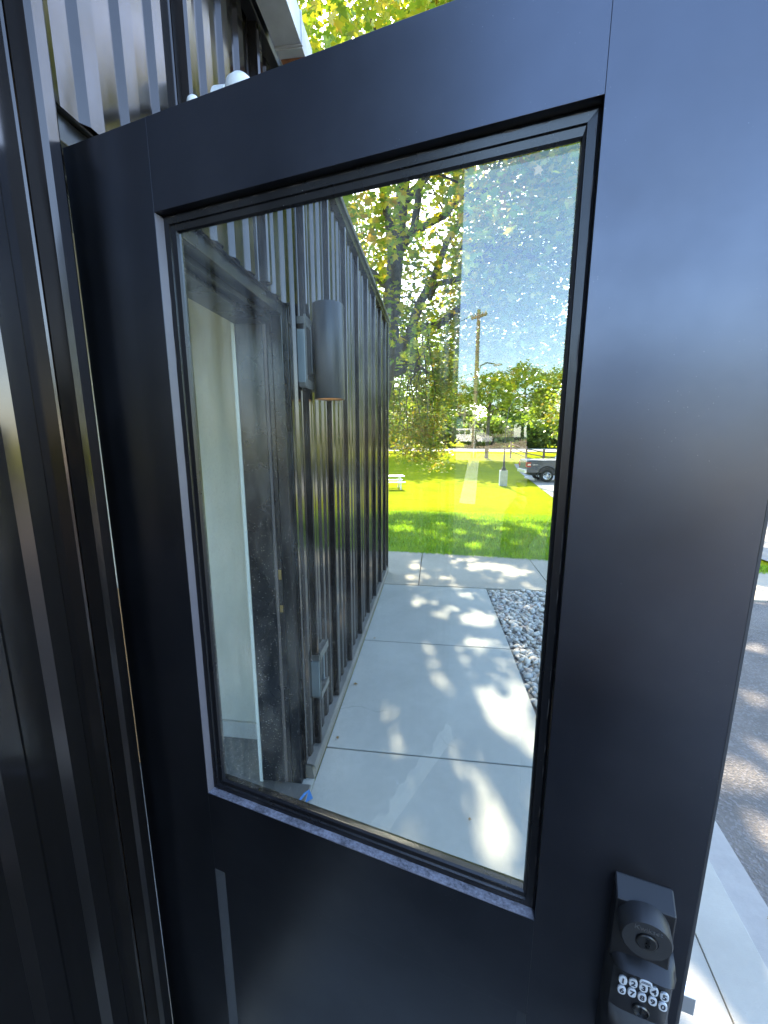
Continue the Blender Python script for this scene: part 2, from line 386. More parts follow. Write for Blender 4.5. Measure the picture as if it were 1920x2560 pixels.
gb = empty('gravel_bed', kind='structure')
def xg(y): return xw(y) + 0.003
bed = [(xg(0.97) + 0.0, 0.955), (xk(0.97) - 0.004, 0.955), (xk(3.62) - 0.004, 3.625), (xg(3.62), 3.625)]
slab(gb, bed, -0.09, -0.027, mat('gravel_base', (0.12, 0.115, 0.11), 0.95), 'base')
stm = mat('river_stone', rough=0.62, spec=0.35, bump=0.3, bscale=90, bdist=0.002, fn=f_stone)
def stone_v(seed):
    r = random.Random(seed); V = []; F = []; seg, rg = 7, 4
    a, b2, c = 1.0, r.uniform(0.55, 0.85), r.uniform(0.38, 0.6); e = [r.uniform(-0.16, 0.16) for _ in range(6)]
    V.append((0, 0, c))
    for j in range(1, rg):
        ph = math.pi * j / rg
        for k in range(seg):
            t = 2 * math.pi * k / seg; q = 1 + e[0] * math.cos(t) + e[1] * math.sin(2 * t) + e[2] * math.cos(3 * t + ph)
            s_ = math.sin(ph) ** 0.8
            V.append((a * s_ * math.cos(t) * q, b2 * s_ * math.sin(t) * q, c * math.cos(ph) * (1 + e[3] * math.cos(t))))
    V.append((0, 0, -c)); n = len(V) - 1
    for k in range(seg): F.append((0, 1 + k, 1 + (k + 1) % seg))
    for j in range(rg - 2):
        for k in range(seg):
            A = 1 + j * seg + k; B = 1 + j * seg + (k + 1) % seg; F.append((A, A + seg, B + seg)); F.append((A, B + seg, B))
    for k in range(seg): F.append((n, 1 + (rg - 2) * seg + (k + 1) % seg, 1 + (rg - 2) * seg + k))
    return np.array(V, float), np.array(F, int)
SV = [stone_v(i) for i in range(8)]
pts = []
y = 0.97
while y < 3.61:
    st = 0.033
    x = xg(y) + 0.02 + rnd.uniform(0, 0.02)
    while x < xk(y) - 0.02:
        pts.append((x + rnd.uniform(-0.012, 0.012), y + rnd.uniform(-0.011, 0.011), rnd.uniform(-0.032, -0.006)))
        if rnd.random() < 0.35: pts.append((x + rnd.uniform(-0.015, 0.015), y + rnd.uniform(-0.012, 0.012), rnd.uniform(-0.004, 0.012)))
        x += st * rnd.uniform(0.8, 1.3)
    y += 0.027
pts.sort(key=lambda p: (p[0] - CAM.x) ** 2 + (p[1] - CAM.y) ** 2 + (0 if p[1] > 1.25 and p[2] > -0.02 else 40))
sm_ = []
for i, (V, F) in enumerate(SV):
    me = bpy.data.meshes.new('stone'); me.from_pydata(V.tolist(), [], F.tolist()); me.shade_smooth(); me.materials.append(stm); sm_.append(me)
rest_v = []; rest_f = []; nv = 0
for i, p in enumerate(pts):
    k = rnd.randrange(8); s_ = rnd.choice([0.016, 0.02, 0.023, 0.027, 0.032]) * rnd.uniform(0.9, 1.15)
    if i == 40: s_ = 0.05
    rot = Matrix.Rotation(rnd.uniform(0, 6.28), 4, 'Z') @ Matrix.Rotation(rnd.gauss(0, 0.3), 4, 'X') @ Matrix.Rotation(rnd.gauss(0, 0.3), 4, 'Y')
    if i < 300:
        o = bpy.data.objects.new('stone', sm_[k]); COL.objects.link(o); o.parent = gb
        o.matrix_local = Matrix.Translation(p) @ rot @ Matrix.Scale(s_, 4)
    else:
        V, F = SV[k]; Rm = np.array(rot.to_3x3()); rest_v.append(V @ Rm.T * s_ + np.array(p)); rest_f.append(F + nv); nv += len(V)
nmesh('stones', np.concatenate(rest_v), np.concatenate(rest_f), stm, gb, smooth=True, kind='stuff')

# ------------------------------------------------------------------ building
P_ = 0.39; Y0 = -0.065; YN, YS, ZT, ZB = 4.05, -1.46, 2.82, 0.09
bld = empty('metal_clad_building', (0, 0, 0), label='dark ribbed metal building that the open door belongs to', cat='building')
PROF = [(0.0, 0.0), (0.002, 0.026), (0.010, 0.030), (0.028, 0.030), (0.034, 0.026), (0.050, 0.000), (0.075, -0.004), (0.108, -0.004), (0.120, 0.006), (0.150, 0.007), (0.162, -0.004),
        (0.205, -0.004), (0.217, 0.006), (0.247, 0.007), (0.259, -0.004), (0.300, -0.004), (0.312, 0.006), (0.340, 0.007), (0.352, -0.004), (0.386, -0.004), (0.388, -0.001)]
HOLES = [(-0.019, 0.97, -1, 2.112), (1.045, 1.285, 1.83, 2.095), (1.105, 1.262, 0.345, 0.575)]
def panel(k):
    ya = Y0 + k * P_
    prof = [(ya + p, x) for p, x in PROF]
    cuts = [h[0] for h in HOLES] + [h[1] for h in HOLES]
    for c in cuts + [YS, YN]:
        if prof[0][0] < c < prof[-1][0]:
            for i in range(len(prof) - 1):
                if prof[i][0] < c < prof[i + 1][0]:
                    t = (c - prof[i][0]) / (prof[i + 1][0] - prof[i][0]); prof.insert(i + 1, (c, prof[i][1] * (1 - t) + prof[i + 1][1] * t)); break
    prof = [p for p in prof if YS - 1e-6 <= p[0] <= YN + 1e-6]
    zs = sorted({ZB, ZT} | {z for h in HOLES for z in h[2:] if ZB < z < ZT})
    bm = bmesh.new(); g_ = [[bm.verts.new((x, yy, z)) for yy, x in prof] for z in zs]
    for j in range(len(zs) - 1):
        for i in range(len(prof) - 1):
            ym = (prof[i][0] + prof[i + 1][0]) / 2; zm = (zs[j] + zs[j + 1]) / 2
            if any(h[0] < ym < h[1] and h[2] < zm < h[3] for h in HOLES): continue
            bm.faces.new((g_[j][i], g_[j][i + 1], g_[j + 1][i + 1], g_[j + 1][i]))
    for v in [v for v in bm.verts if not v.link_faces]: bm.verts.remove(v)
    if not bm.faces: bm.free(); return
    bmesh.ops.recalc_face_normals(bm, faces=bm.faces)
    me = bpy.data.meshes.new('wall_panel'); bm.to_mesh(me); bm.free(); me.materials.append(M_wall())
    if me.polygons[0].normal.x < 0: me.flip_normals()
    o = bpy.data.objects.new('wall_panel', me); COL.objects.link(o); o.parent = bld
    o.matrix_local = Matrix.Rotation(R(rnd.uniform(-0.12, 0.12)), 4, 'Z') if False else Matrix.Identity(4)
    sd_ = o.modifiers.new('thick', 'SOLIDIFY'); sd_.thickness = 0.0012; sd_.offset = -1
for k in range(-4, 11): panel(k)
tm = M_trim()
# core of the walls behind the sheets (sheathing), with the doorway left open
core = mat('sheathing', (0.11, 0.07, 0.045), 0.9, var=0.35, vscale=14)
mb = MB()
for a, b, c, d in ((YS, -0.03, 0, ZT), (-0.03, 0.99, 2.13, ZT), (0.99, YN, 0, 0.345), (0.99, 1.105, 0.345, 0.575), (1.262, YN, 0.345, 0.575), (0.99, YN, 0.575, 1.83), (0.99, 1.045, 1.83, 2.095), (1.285, YN, 1.83, 2.095), (0.99, YN, 2.095, ZT)):
    mb.box((-0.20, a + 0.0005, c), (-0.022, b - 0.0005, d))
mb.build('wall_core', core, bld)
wh = mat('interior_paint', (0.58, 0.56, 0.46), 0.75, var=0.04, vscale=2)
mb = MB()
mb.box((-0.213, YS + 0.02, 0), (-0.202, -0.03, 2.6)); mb.box((-0.213, 0.945, 0), (-0.202, 1.205, 2.6)); mb.box((-0.213, -0.03, 2.06), (-0.202, 0.945, 2.6))
mb.box((-3.60, 1.205, 0), (-0.2135, 1.30, 2.6))
mb.box((-3.70, -1.40, 0), (-3.60, 1.30, 0.5)); mb.box((-3.70, -1.40, 2.4), (-3.60, 1.30, 2.6)); mb.box((-3.70, 1.1, 0.5), (-3.60, 1.30, 2.4)); mb.box((-3.70, -1.40, 0.5), (-3.60, -1.2, 2.4))  # unseen back wall, wide opening added to let sky light into the room
mb.box((-3.60, -1.44, 0), (-0.2135, -1.40, 0.4)); mb.box((-3.60, -1.44, 2.45), (-0.2135, -1.40, 2.6)); mb.box((-3.60, -1.44, 0.4), (-3.3, -1.40, 2.45)); mb.box((-0.5, -1.44, 0.4), (-0.2135, -1.40, 2.45))  # unseen side wall, opening added to light the partition facing it
mb.build('interior_wall', wh, bld)
MB().box((-3.70, -1.44, 2.6), (-0.202, 1.30, 2.66)).build('ceiling', mat('ceiling_white', (0.7, 0.7, 0.67), 0.8), bld)
MB().box((-3.60, -1.40, -0.05), (-0.05, 1.204, 0.002)).build('interior_floor', mat('vinyl_floor', (0.16, 0.16, 0.155), 0.4, var=0.2, vscale=30), bld)
MB().box((-3.59, 1.19, 0.004), (-0.23, 1.203, 0.10)).build('baseboard', mat('baseboard_paint', (0.5, 0.49, 0.43), 0.5), bld)
MB().box((-6, YN - 0.02, 0), (-0.21, YN - 0.001, ZT)).box((-6, YS + 0.001, 0), (-3.3, YS + 0.02, ZT)).box((-0.5, YS + 0.001, 0), (-0.21, YS + 0.02, ZT)).box((-3.2995, YS + 0.001, 0), (-0.5005, YS + 0.02, 0.4)).box((-3.2995, YS + 0.001, 2.45), (-0.5005, YS + 0.02, ZT)).box((-6.02, YS, 0), (-6, YN, 0.4)).box((-6.02, YS, 2.45), (-6, YN, ZT)).box((-6.02, 1.5, 0.4005), (-6, YN, 2.4495)).build('end_wall', M_wall(), bld)  # openings in the unseen outer walls are added to pass sky light inside
MB().box((-6.05, YS - 0.03, ZT + 0.01), (0.0, YN + 0.02, ZT + 0.05)).build('roof', mat('roof_membrane', (0.3, 0.3, 0.3), 0.8), bld)
MB().box((0.001, YS - 0.02, ZT - 0.012), (0.036, YN + 0.03, ZT + 0.052)).build('fascia', tm, bld, bevel=0.002)
galv = mat('galvanised', (0.52, 0.53, 0.53), 0.42, metal=0.55, var=0.14, vscale=12, bump=0.15, bscale=18, bdist=0.004)
MB().box((-0.03, YS - 0.02, ZT + 0.0535), (0.048, YN + 0.03, ZT + 0.060)).box((0.0385, YS - 0.02, ZT + 0.034), (0.048, YN + 0.03, ZT + 0.053)).build('drip_edge', mat('drip_metal', (0.12, 0.12, 0.12), 0.4, metal=0.4), bld)
gu = MB(); gu.box((0.050, YS, ZT - 0.012), (0.054, 0.80, ZT + 0.066)).box((0.0545, YS, ZT - 0.012), (0.130, 0.80, ZT - 0.008)).box((0.1305, YS, ZT - 0.012), (0.134, 0.80, ZT + 0.070))
gu.box((0.048, 0.8005, ZT - 0.016), (0.138, 0.806, ZT + 0.074)).box((0.052, 0.806, ZT - 0.02), (0.136, 0.92, ZT - 0.015)).box((0.052, 0.915, ZT - 0.0145), (0.136, 0.920, ZT + 0.045)).box((0.131, 0.8065, ZT - 0.0145), (0.136, 0.9145, ZT + 0.060))
gut = gu.build('gutter', galv, bld)
MB().box((0.056, 0.835, ZT - 0.022), (0.133, 0.915, ZT - 0.0205)).build('rust_patch', mat('rust', (0.19, 0.07, 0.025), 0.9, var=0.4, vscale=30), gut)
MB().box((-0.02, YN, 0.07), (0.034, YN + 0.012, ZT - 0.014)).box((0.0245, YN - 0.05, 0.07), (0.034, YN - 0.0005, ZT - 0.014)).build('corner_trim', tm, bld, bevel=0.0015)
# sloping base flashing and footing
MB().poly_prism([(-0.03, 0.0), (0.032, 0.0), (0.020, 0.072), (-0.03, 0.080)], 1, 0.98, YN + 0.012).build('footing', mat('footing_grey', rough=0.9, spec=0.1, fn=f_conc((0.20, 0.18, 0.15), 0.6)), bld)
MB().poly_prism([(-0.02, 0.087), (0.030, 0.078), (0.038, 0.060), (0.0405, 0.060), (0.0325, 0.081), (-0.02, 0.090)], 1, 0.98, YN).build('base_flashing', mat('flashing_dull', (0.16, 0.155, 0.145), 0.5, metal=0.4, var=0.2, vscale=8), bld)
MB().poly_prism([(-0.03, 0.0), (0.032, 0.0), (0.020, 0.072), (-0.03, 0.080)], 1, YS, -0.03).build('footing', M_concold(), bld)

MB().box((-0.05, -0.028, -0.1), (0.033, 0.978, 0.006)).build('sill_base', M_conc(), bld)
# cut-outs in the sheet: one behind the lamp, one low down for a socket
def cutout(y0, y1, z0, z1, dep, zl):
    o = empty('wall_cutout', (0, 0, 0)); o.parent = bld
    wr = mat('house_wrap', (0.17, 0.20, 0.205), 0.5, var=0.06)
    MB().box((-0.020, y0 + 0.0, z0), (-0.012, y0 + 0.016, z1 - 0.03)).box((-0.012, y0 - 0.006, z0 + 0.01), (0.034, y0 + 0.006, z1 - zl)).build('packer_strip', wr, o)
    MB().box((-0.0215, y0 + 0.016, z0), (-0.016, y1, z1)).build('back_board', core, o)
    dk = M_hard(); dm = mat('cut_trim', (0.14, 0.135, 0.12), 0.45, metal=0.3, var=0.25, vscale=30)
    MB().box((-0.014, y0 - 0.004, z1 - 0.024), (0.036, y1, z1 + 0.004)).box((0.0355, y0 + 0.006, z1 - 0.030), (0.039, y1, z1 + 0.010)).build('flashing', dm, o)
    MB().box((-0.014, y0, z0 - 0.006), (0.034, y1, z0 + 0.016)).box((0.0335, y0 + 0.012, z0 - 0.012), (0.039, y1, z0 + 0.022)).build('flashing', dm, o)
    MB().box((0.030, y0 + 0.0065, z0 - 0.01), (0.0395, y0 + 0.012, z1 + 0.015)).build('edge_trim', dm, o)
    MB().box((-0.015, (y0 + y1) / 2 - 0.045, z0 + 0.06), (0.018, (y0 + y1) / 2 + 0.055, z1 - 0.06), bev=0.004).build('junction_box', dk, o)
    MB().box((-0.015, y1 - 0.035, z0 + 0.02), (0.020, y1 - 0.012, z1 - 0.03)).build('side_strip', mat('strip_grey', (0.10, 0.12, 0.13), 0.5), o)
cutout(1.047, 1.285, 1.832, 2.093, 0.03, 0.045)
cutout(1.107, 1.262, 0.347, 0.573, 0.03, 0.03)

# door frame: part of the building
fr = empty('door_frame', (0, 0, 0)); fr.parent = bld
xf = -0.018
def mitre(name, outer, inner, xa, xb, m, par):
    # outer and inner are (y0,z0,y1,z1) of a U-shaped casing (left, head, right)
    oy0, oz, oy1 = outer; iy0, iz, iy1 = inner
    for pl in ([(oy0, 0.0), (iy0, 0.0), (iy0, iz - 0.0006), (oy0, oz - 0.0006)], [(oy0 + 0.0006, oz), (iy0 + 0.0006, iz), (iy1 - 0.0006, iz), (oy1 - 0.0006, oz)], [(iy1, 0.0), (oy1, 0.0), (oy1, oz - 0.0006), (iy1, iz - 0.0006)]):
        MB().poly_prism(pl, 0, xa, xb).build(name, m, par, bevel=0.0022)
mitre('casing', (-0.021, 2.112, 0.972), (0.009, 2.072, 0.935), -0.06, xf, tm, fr)
mitre('backband', (-0.027, 2.118, 0.978), (-0.0215, 2.1125, 0.9725), -0.04, -0.008, tm, fr)
MB().box((-0.200, 0.0128, 0.02), (-0.0605, 0.0165, 2.055)).build('jamb', tm, fr)
MB().box((-0.200, 0.9315, 0.02), (-0.0605, 0.9445, 2.0545)).build('jamb', tm, fr)
MB().box((-0.200, 0.0130, 2.055), (-0.0605, 0.944, 2.072)).build('head_jamb', tm, fr)
MB().box((-0.198, 0.919, 0.03), (-0.0900, 0.9312, 2.041)).box((-0.198, 0.0168, 2.0415), (-0.0900, 0.9310, 2.0545)).build('door_stop', tm, fr, bevel=0.001)
MB().box((-0.0898, 0.9225, 0.03), (-0.080, 0.9310, 2.040)).build('weather_strip', mat('strip_brown', (0.12, 0.10, 0.09), 0.6), fr)
MB().box((-0.2155, 0.921, 0.01), (-0.2005, 0.9335, 2.06)).build('wall_edge', mat('edge_white', (0.68, 0.70, 0.62), 0.6, var=0.05), fr)
MB().box((-0.22, 0.013, -0.01), (0.03, 0.934, 0.018)).build('threshold', mat('threshold_metal', (0.22, 0.21, 0.19), 0.4, metal=0.6), fr, bevel=0.003)
brass = mat('brass', (0.42, 0.30, 0.11), 0.35, metal=0.85, var=0.2)
for z0, z1 in ((1.022, 1.066), (0.874, 0.906)):
    sp = MB().box((-0.078, 0.9292, z0), (-0.064, 0.9312, z1)).build('strike_plate', brass, fr, bevel=0.001)
# hinges on the jamb side
hb = mat('hinge_satin', (0.40, 0.39, 0.20), 0.4, metal=0.5, var=0.1)

# ------------------------------------------------------------------ the open door
DA = R(-13.4745)
door = empty('entrance_door', (0, 0, 0), DA, label='black half-glazed door standing open toward us with a keypad lock', cat='door')
ZD0, ZD1, DW, DT = 0.03, 2.050, 0.918, 0.045
OX0, OX1, OZ0, OZ1 = 0.172, 0.742, 0.967, 1.933
dm = M_door(); e_ = 0.0004
def dpart(name, a, b, m=dm, bev=0.0003): return MB().box(a, b).build(name, m, door, bevel=bev)
dpart('stile', (0, 0, ZD0), (OX0 - 0.00015, DT, ZD1), bev=0.0004)
dpart('stile', (OX1 + 0.00015, 0, ZD0), (DW - 0.0045, DT, ZD1), bev=0.0004)
dpart('top_rail', (OX0, 0, OZ1), (OX1, DT, ZD1))
dpart('lock_rail', (OX0, 0, 0.797), (OX1, DT, OZ0))
dpart('bottom_rail', (OX0, 0, ZD0), (OX1, DT, 0.26))
dpart('panel', (OX0 - 0.0, 0.011, 0.2605), (OX1, 0.034, 0.7965))
# sticking round the lower panel
for pl, nm in (([(0.172, 0.0), (0.172, 0.0108), (0.183, 0.0108)], 0),):
    MB().poly_prism([(0.1722, 0.0006), (0.1722, 0.0109), (0.1845, 0.0109)], 2, 0.2606, 0.7964).build('panel_moulding', mat('moulding_grey', (0.03, 0.031, 0.034), 0.35), door)
    MB().poly_prism([(0.7418, 0.0006), (0.7418, 0.0109), (0.7295, 0.0109)], 2, 0.2606, 0.7964).build('panel_moulding', dm, door)
MB().poly_prism([(0.0006, 0.7966), (0.0109, 0.7966), (0.0109, 0.7850)], 0, 0.1850, 0.7290).build('panel_moulding', dm, door)
# edge strip on the latch side with a groove
dpart('edge_strip', (DW - 0.0040, 0.001, ZD0), (DW - 0.001, DT - 0.001, ZD1), mat('edge_paint', (0.05, 0.05, 0.052), 0.4))
# glazing beads: four mitred mouldings
def bead(side_, m, name='glazing_bead', prof=None):
    # profile: (inset from opening, depth)
    pr = prof or [(0.0005, 0.0125), (0.0035, 0.0115), (0.0120, 0.0125), (0.0128, 0.0155), (0.0205, 0.0165), (0.0225, 0.0200), (0.0225, 0.0212), (0.0005, 0.0212)]
    A = []; Bq = []
    for i_, d_ in pr:
        x0, x1, z0, z1 = OX0 + i_, OX1 - i_ * (0.75 if i_ > 0.015 else 1), OZ0 + i_ * (0.92 if i_ > 0.015 else 1), OZ1 - i_
        if side_ == 'L': a, b = (x0, d_, z0), (x0, d_, z1)
        elif side_ == 'R': a, b = (x1, d_, z0), (x1, d_, z1)
        elif side_ == 'T': a, b = (x0, d_, z1), (x1, d_, z1)
        else: a, b = (x0, d_, z0), (x1, d_, z0)
        A.append(a); Bq.append(b)
    bm = bmesh.new(); VA = [bm.verts.new(p) for p in A]; VB = [bm.verts.new(p) for p in Bq]; n = len(A)
    for i in range(n): bm.faces.new((VA[i], VA[(i + 1) % n], VB[(i + 1) % n], VB[i]))
    bm.faces.new(VA); bm.faces.new(VB[::-1]); mb = MB(); mb.bm.free(); mb.bm = bm
    return mb.build(name, m, door)
bm_ = mat('bead_vinyl', (0.007, 0.0068, 0.008), 0.28, spec=0.6, fn=f_paint(1.0, sc=260))
def f_dusty(b, p, v):
    n = b.noise(b.coord((60, 60, 200)), 3.0, 5, 0.7); n2 = b.noise(v, 30, 4)
    f = b.ramp(b.math('ADD', b.math('MULTIPLY', n, 0.6), b.math('MULTIPLY', n2, 0.4)), [(0.40, 0.10), (0.60, 0.85)])
    base = p.inputs['Base Color'].links[0].from_socket
    b.link(b.mix(f, base, (0.26, 0.26, 0.31)), p.inputs['Base Color'])
ledge = mat('dusty_ledge', (0.035, 0.034, 0.042), 0.5, fn=f_dusty)
for s_ in 'LRT': bead(s_, bm_)
bead('B', bm_)
# dusty sill strip laid on the lower reveal, and hinge-side reveal face with sky sheen painted into its colour
bead('B', ledge, 'sill_strip', [(-0.0003, 0.0003), (0.0042, 0.0112), (0.0030, 0.0124), (-0.0003, 0.0124)])
bead('L', mat('lit_reveal_paint', (0.13, 0.12, 0.135), 0.36, spec=0.7), 'lit_reveal', [(-0.0003, 0.0003), (0.0042, 0.0112), (0.0030, 0.0124), (-0.0003, 0.0124)])
# back bead
for s_ in 'LRTB': bead(s_, bm_, 'back_bead', [(0.0005, 0.0315), (0.0005, 0.0448), (0.0040, 0.0448), (0.0060, 0.0400), (0.0060, 0.0315)])
# caulk bead: a thin uneven pale line
cm_ = mat('caulk', (0.085, 0.075, 0.07), 0.6)
def caulk(a, b, n=60):
    pp = [Vector(a).lerp(Vector(b), i / n) + Vector((rnd.gauss(0, 0.00025), 0, rnd.gauss(0, 0.00025))) for i in range(n + 1)]
    MB().tube(pp, [0.0005 + abs(rnd.gauss(0, 0.0003)) for _ in pp], 5).build('caulk_line', cm_, door)
q = 0.0038
for a, b in (((OX0 + q, 0.0122, OZ0 + q), (OX0 + q, 0.0122, OZ1 - q)), ((OX1 - q, 0.0122, OZ0 + q), (OX1 - q, 0.0122, OZ1 - q)), ((OX0 + q, 0.0122, OZ1 - q), (OX1 - q, 0.0122, OZ1 - q)), ((OX0 + q, 0.0122, OZ0 + q), (OX1 - q, 0.0122, OZ0 + q))): caulk(a, b)
MB().box((OX0 + 0.010, 0.0215, OZ0 + 0.010), (OX1 - 0.010, 0.0275, OZ1 - 0.010)).build('glass_pane', glass_pane_mat(), door)

def text_mesh(s, size, depth, m, par, M, name='lettering', bold=0.0):
    cu = bpy.data.curves.new(name, 'FONT'); cu.body = s; cu.size = size; cu.extrude = depth; cu.offset = bold
    cu.align_x = 'CENTER'; cu.align_y = 'CENTER'; cu.resolution_u = 3
    t = bpy.data.objects.new(name, cu); COL.objects.link(t)
    bpy.context.view_layer.update()
    me = bpy.data.meshes.new_from_object(t.evaluated_get(bpy.context.evaluated_depsgraph_get()))
    bpy.data.objects.remove(t); o = bpy.data.objects.new(name, me); COL.objects.link(o)
    me.materials.clear(); me.materials.append(m); me.name = name
    o.parent = par; o.matrix_local = M; return o
FACE = Matrix(((1, 0, 0, 0), (0, 0, 1, 0), (0, 1, 0, 0), (0, 0, 0, 1)))  # text xy -> door xz
def facing(x, d, z, rot=0): return Matrix.Translation((x, d, z)) @ Matrix.Rotation(R(90), 4, 'X') @ Matrix.Rotation(rot, 4, 'Z')
gold = mat('etched_print', (0.50, 0.45, 0.32), 0.6)
text_mesh('TEMPERED SAFETY GLASS', 0.0042, 0.00005, gold, door, facing(OX1 - 0.047, 0.0164, OZ0 + 0.0165))

# deadbolt, keypad lock, lever, latch
lock = empty('deadbolt', (0, 0, 0)); lock.parent = door
hm = M_hard()
mb = MB(); mb.poly_prism([(0.0, 0.985), (-0.021, 0.985), (-0.021, 1.075), (0.0, 1.091)], 0, 0.8275, 0.8895)
mb.build('lock_body', hm, lock, bevel=0.0022)
Mx = Matrix.Translation((0.857, -0.021, 1.0535)) @ Matrix.Rotation(R(90), 4, 'X')
MB().lathe([(0, -0.001), (0.0275, -0.001), (0.0262, 0.0175), (0.0245, 0.0200), (0.0115, 0.0204), (0.0112, 0.0192), (0, 0.0192)], 40, Mx).build('cylinder_collar', mat('collar_black', (0.03, 0.03, 0.031), 0.4, fn=f_paint(0.3)), lock, smooth='auto')
MB().lathe([(0, 0.0195), (0.0102, 0.0195), (0.0102, 0.0215), (0.0090, 0.0224), (0, 0.0224)], 28, Mx).build('key_cylinder', mat('cylinder_face', (0.05, 0.05, 0.05), 0.3, metal=0.6), lock, smooth='auto')
ks = MB()
for i in range(5): ks.box((0.8555 + (i % 2) * 0.0012, -0.0445, 1.0475 + i * 0.0025), (0.8585 + (i % 2) * 0.0010, -0.0434, 1.0498 + i * 0.0025))
ks.build('keyway', mat('keyway_dark', (0.004, 0.004, 0.004), 0.3), lock)
text_mesh('Kwikset', 0.0085, 0.0003, mat('emboss_grey', (0.085, 0.085, 0.085), 0.4), lock, facing(0.857, -0.0414, 1.0695), 'lettering')
kp = empty('keypad_lock', (0, 0, 0)); kp.parent = door
# keypad body: arched brow over a recessed key field, swelling outwards
prof = [(0.0, 1.0020), (-0.006, 1.0015), (-0.022, 0.9960), (-0.033, 0.9905), (-0.036, 0.9885), (-0.036, 0.9870), (-0.0285, 0.9862), (-0.0265, 0.9200), (-0.034, 0.9120), (-0.040, 0.9000), (-0.040, 0.8350), (0.0, 0.8300)]
def kbody():
    n = 14; rows = []
    bm = bmesh.new()
    for i in range(n + 1):
        t = -1 + 2 * i / n; X = 0.8630 + 0.0352 * t
        sq = 1 - 0.30 * abs(t) ** 5
        r = []
        for d, z in prof:
            arch = 0.0045 * (1 - t * t) if z > 0.96 else 0
            r.append(bm.verts.new((X, d * (sq if abs(t) < 0.999 else 0.55), z + arch)))
        rows.append(r)
    for a, b in zip(rows, rows[1:]):
        for j in range(len(prof) - 1): bm.faces.new((a[j], a[j + 1], b[j + 1], b[j]))
    bm.faces.new(rows[0]); bm.faces.new(rows[-1][::-1])
    mb = MB(); mb.bm.free(); mb.bm = bm; return mb.build('keypad_body', hm, kp, smooth='auto')
kbody()
keym = mat('key_silver', (0.62, 0.64, 0.66), 0.32, metal=0.1, var=0.05); inkm = mat('key_ink', (0.03, 0.03, 0.04), 0.5)
for i, ch in enumerate('1234567890'):
    cx = 0.8430 + (i % 5) * 0.0107; cz = 0.9700 - (i // 5) * 0.0150 + (0.0018 if i % 5 in (1, 3) else (0.0012 if i % 5 == 2 else 0)) - 0.0005 * 0
    pl = [(cx + 0.0046 * math.copysign(abs(math.cos(t)) ** 0.8, math.cos(t)), cz + 0.0062 * math.copysign(abs(math.sin(t)) ** 0.8, math.sin(t))) for t in [2 * math.pi * k / 18 for k in range(18)]]
    kk = MB().poly_prism(pl, 1, -0.0278, -0.0305).build('key', keym, kp, bevel=0.0008, label='silver key with the number ' + ch)
    text_mesh(ch, 0.0100, 0.0001, inkm, kk, facing(cx, -0.03065, cz), 'lettering', bold=0.0003)
pl = [(0.8640 + 0.0075 * math.cos(t) * (1 if math.sin(t) < 0 else 0.85), 0.9885 + 0.0042 * math.copysign(abs(math.sin(t)) ** 0.7, math.sin(t))) for t in [2 * math.pi * k / 18 for k in range(18)]]
lk = MB().poly_prism(pl, 1, -0.0275, -0.0365).build('key', keym, kp, bevel=0.0008, label='wide silver lock button above the numbers')
MB().box((0.8590, -0.0369, 0.9875), (0.8690, -0.0366, 0.9881)).box((0.8600, -0.0369, 0.9892), (0.8680, -0.0366, 0.9898)).build('button_print', inkm, lk)
Mk = Matrix.Translation((0.8655, -0.0270, 0.9340)) @ Matrix.Rotation(R(90), 4, 'X')
MB().lathe([(0, -0.001), (0.0090, -0.001), (0.0090, 0.0030), (0.0078, 0.0040), (0.0074, 0.0018), (0, 0.0018)], 28, Mk).build('key_cylinder', mat('cylinder_ring', (0.10, 0.10, 0.10), 0.25, metal=0.8), kp, smooth='auto')
MB().box((0.8648, -0.0296, 0.929), (0.8662, -0.0287, 0.939)).build('keyway', MAT['keyway_dark'], kp)
lv = MB(); lv.tube([(0.863, -0.036, 0.880), (0.863, -0.062, 0.880)], [0.014, 0.012], 16).tube([(0.863, -0.060, 0.880), (0.83, -0.064, 0.882), (0.78, -0.062, 0.878), (0.765, -0.058, 0.874)], [0.011, 0.0095, 0.008, 0.006], 12)
lv.build('lever', hm, kp, smooth='auto')
chrome = mat('chrome', (0.80, 0.80, 0.80), 0.30, metal=0.8, var=0.03)
MB().poly_prism([(DW - 0.004, 0.008), (DW + 0.015, 0.008), (DW + 0.0165, 0.016), (DW + 0.006, 0.031), (DW - 0.004, 0.031)], 2, 0.905, 0.932).build('latch_bolt', chrome, door, bevel=0.001)
MB().box((DW - 0.0008, 0.008, 0.885), (DW + 0.0008, 0.036, 0.950)).build('latch_plate', chrome, door)
# inside lever
MB().tube([(0.863, 0.045, 0.918), (0.863, 0.10, 0.918), (0.85, 0.105, 0.918), (0.76, 0.105, 0.918)], [0.012, 0.012, 0.010, 0.008], 12).build('inside_lever', chrome, door, smooth='auto')
# hinges: leaf on the door edge and barrel, leaf on the jamb
for z in (1.955, 1.825, 1.065, 0.30):
    if z == 1.955: continue
    h = empty('hinge', (0, 0, z)); h.parent = door
    MB().box((-0.0022, 0.004, -0.052), (-0.0002, 0.036, 0.052)).build('hinge_leaf', hb, h)
    mb = MB()
    for k in range(5): mb.tube([(-0.004, 0.0415, -0.052 + k * 0.0208), (-0.004, 0.0415, -0.052 + (k + 1) * 0.0208 - 0.0006)], 0.0055, 12)
    mb.build('hinge_barrel', hb, h)
for z in (1.825, 1.065, 0.30):
    MB().box((-0.058, 0.0166, z - 0.052), (-0.024, 0.0184, z + 0.052)).build('hinge_leaf', hb, fr)

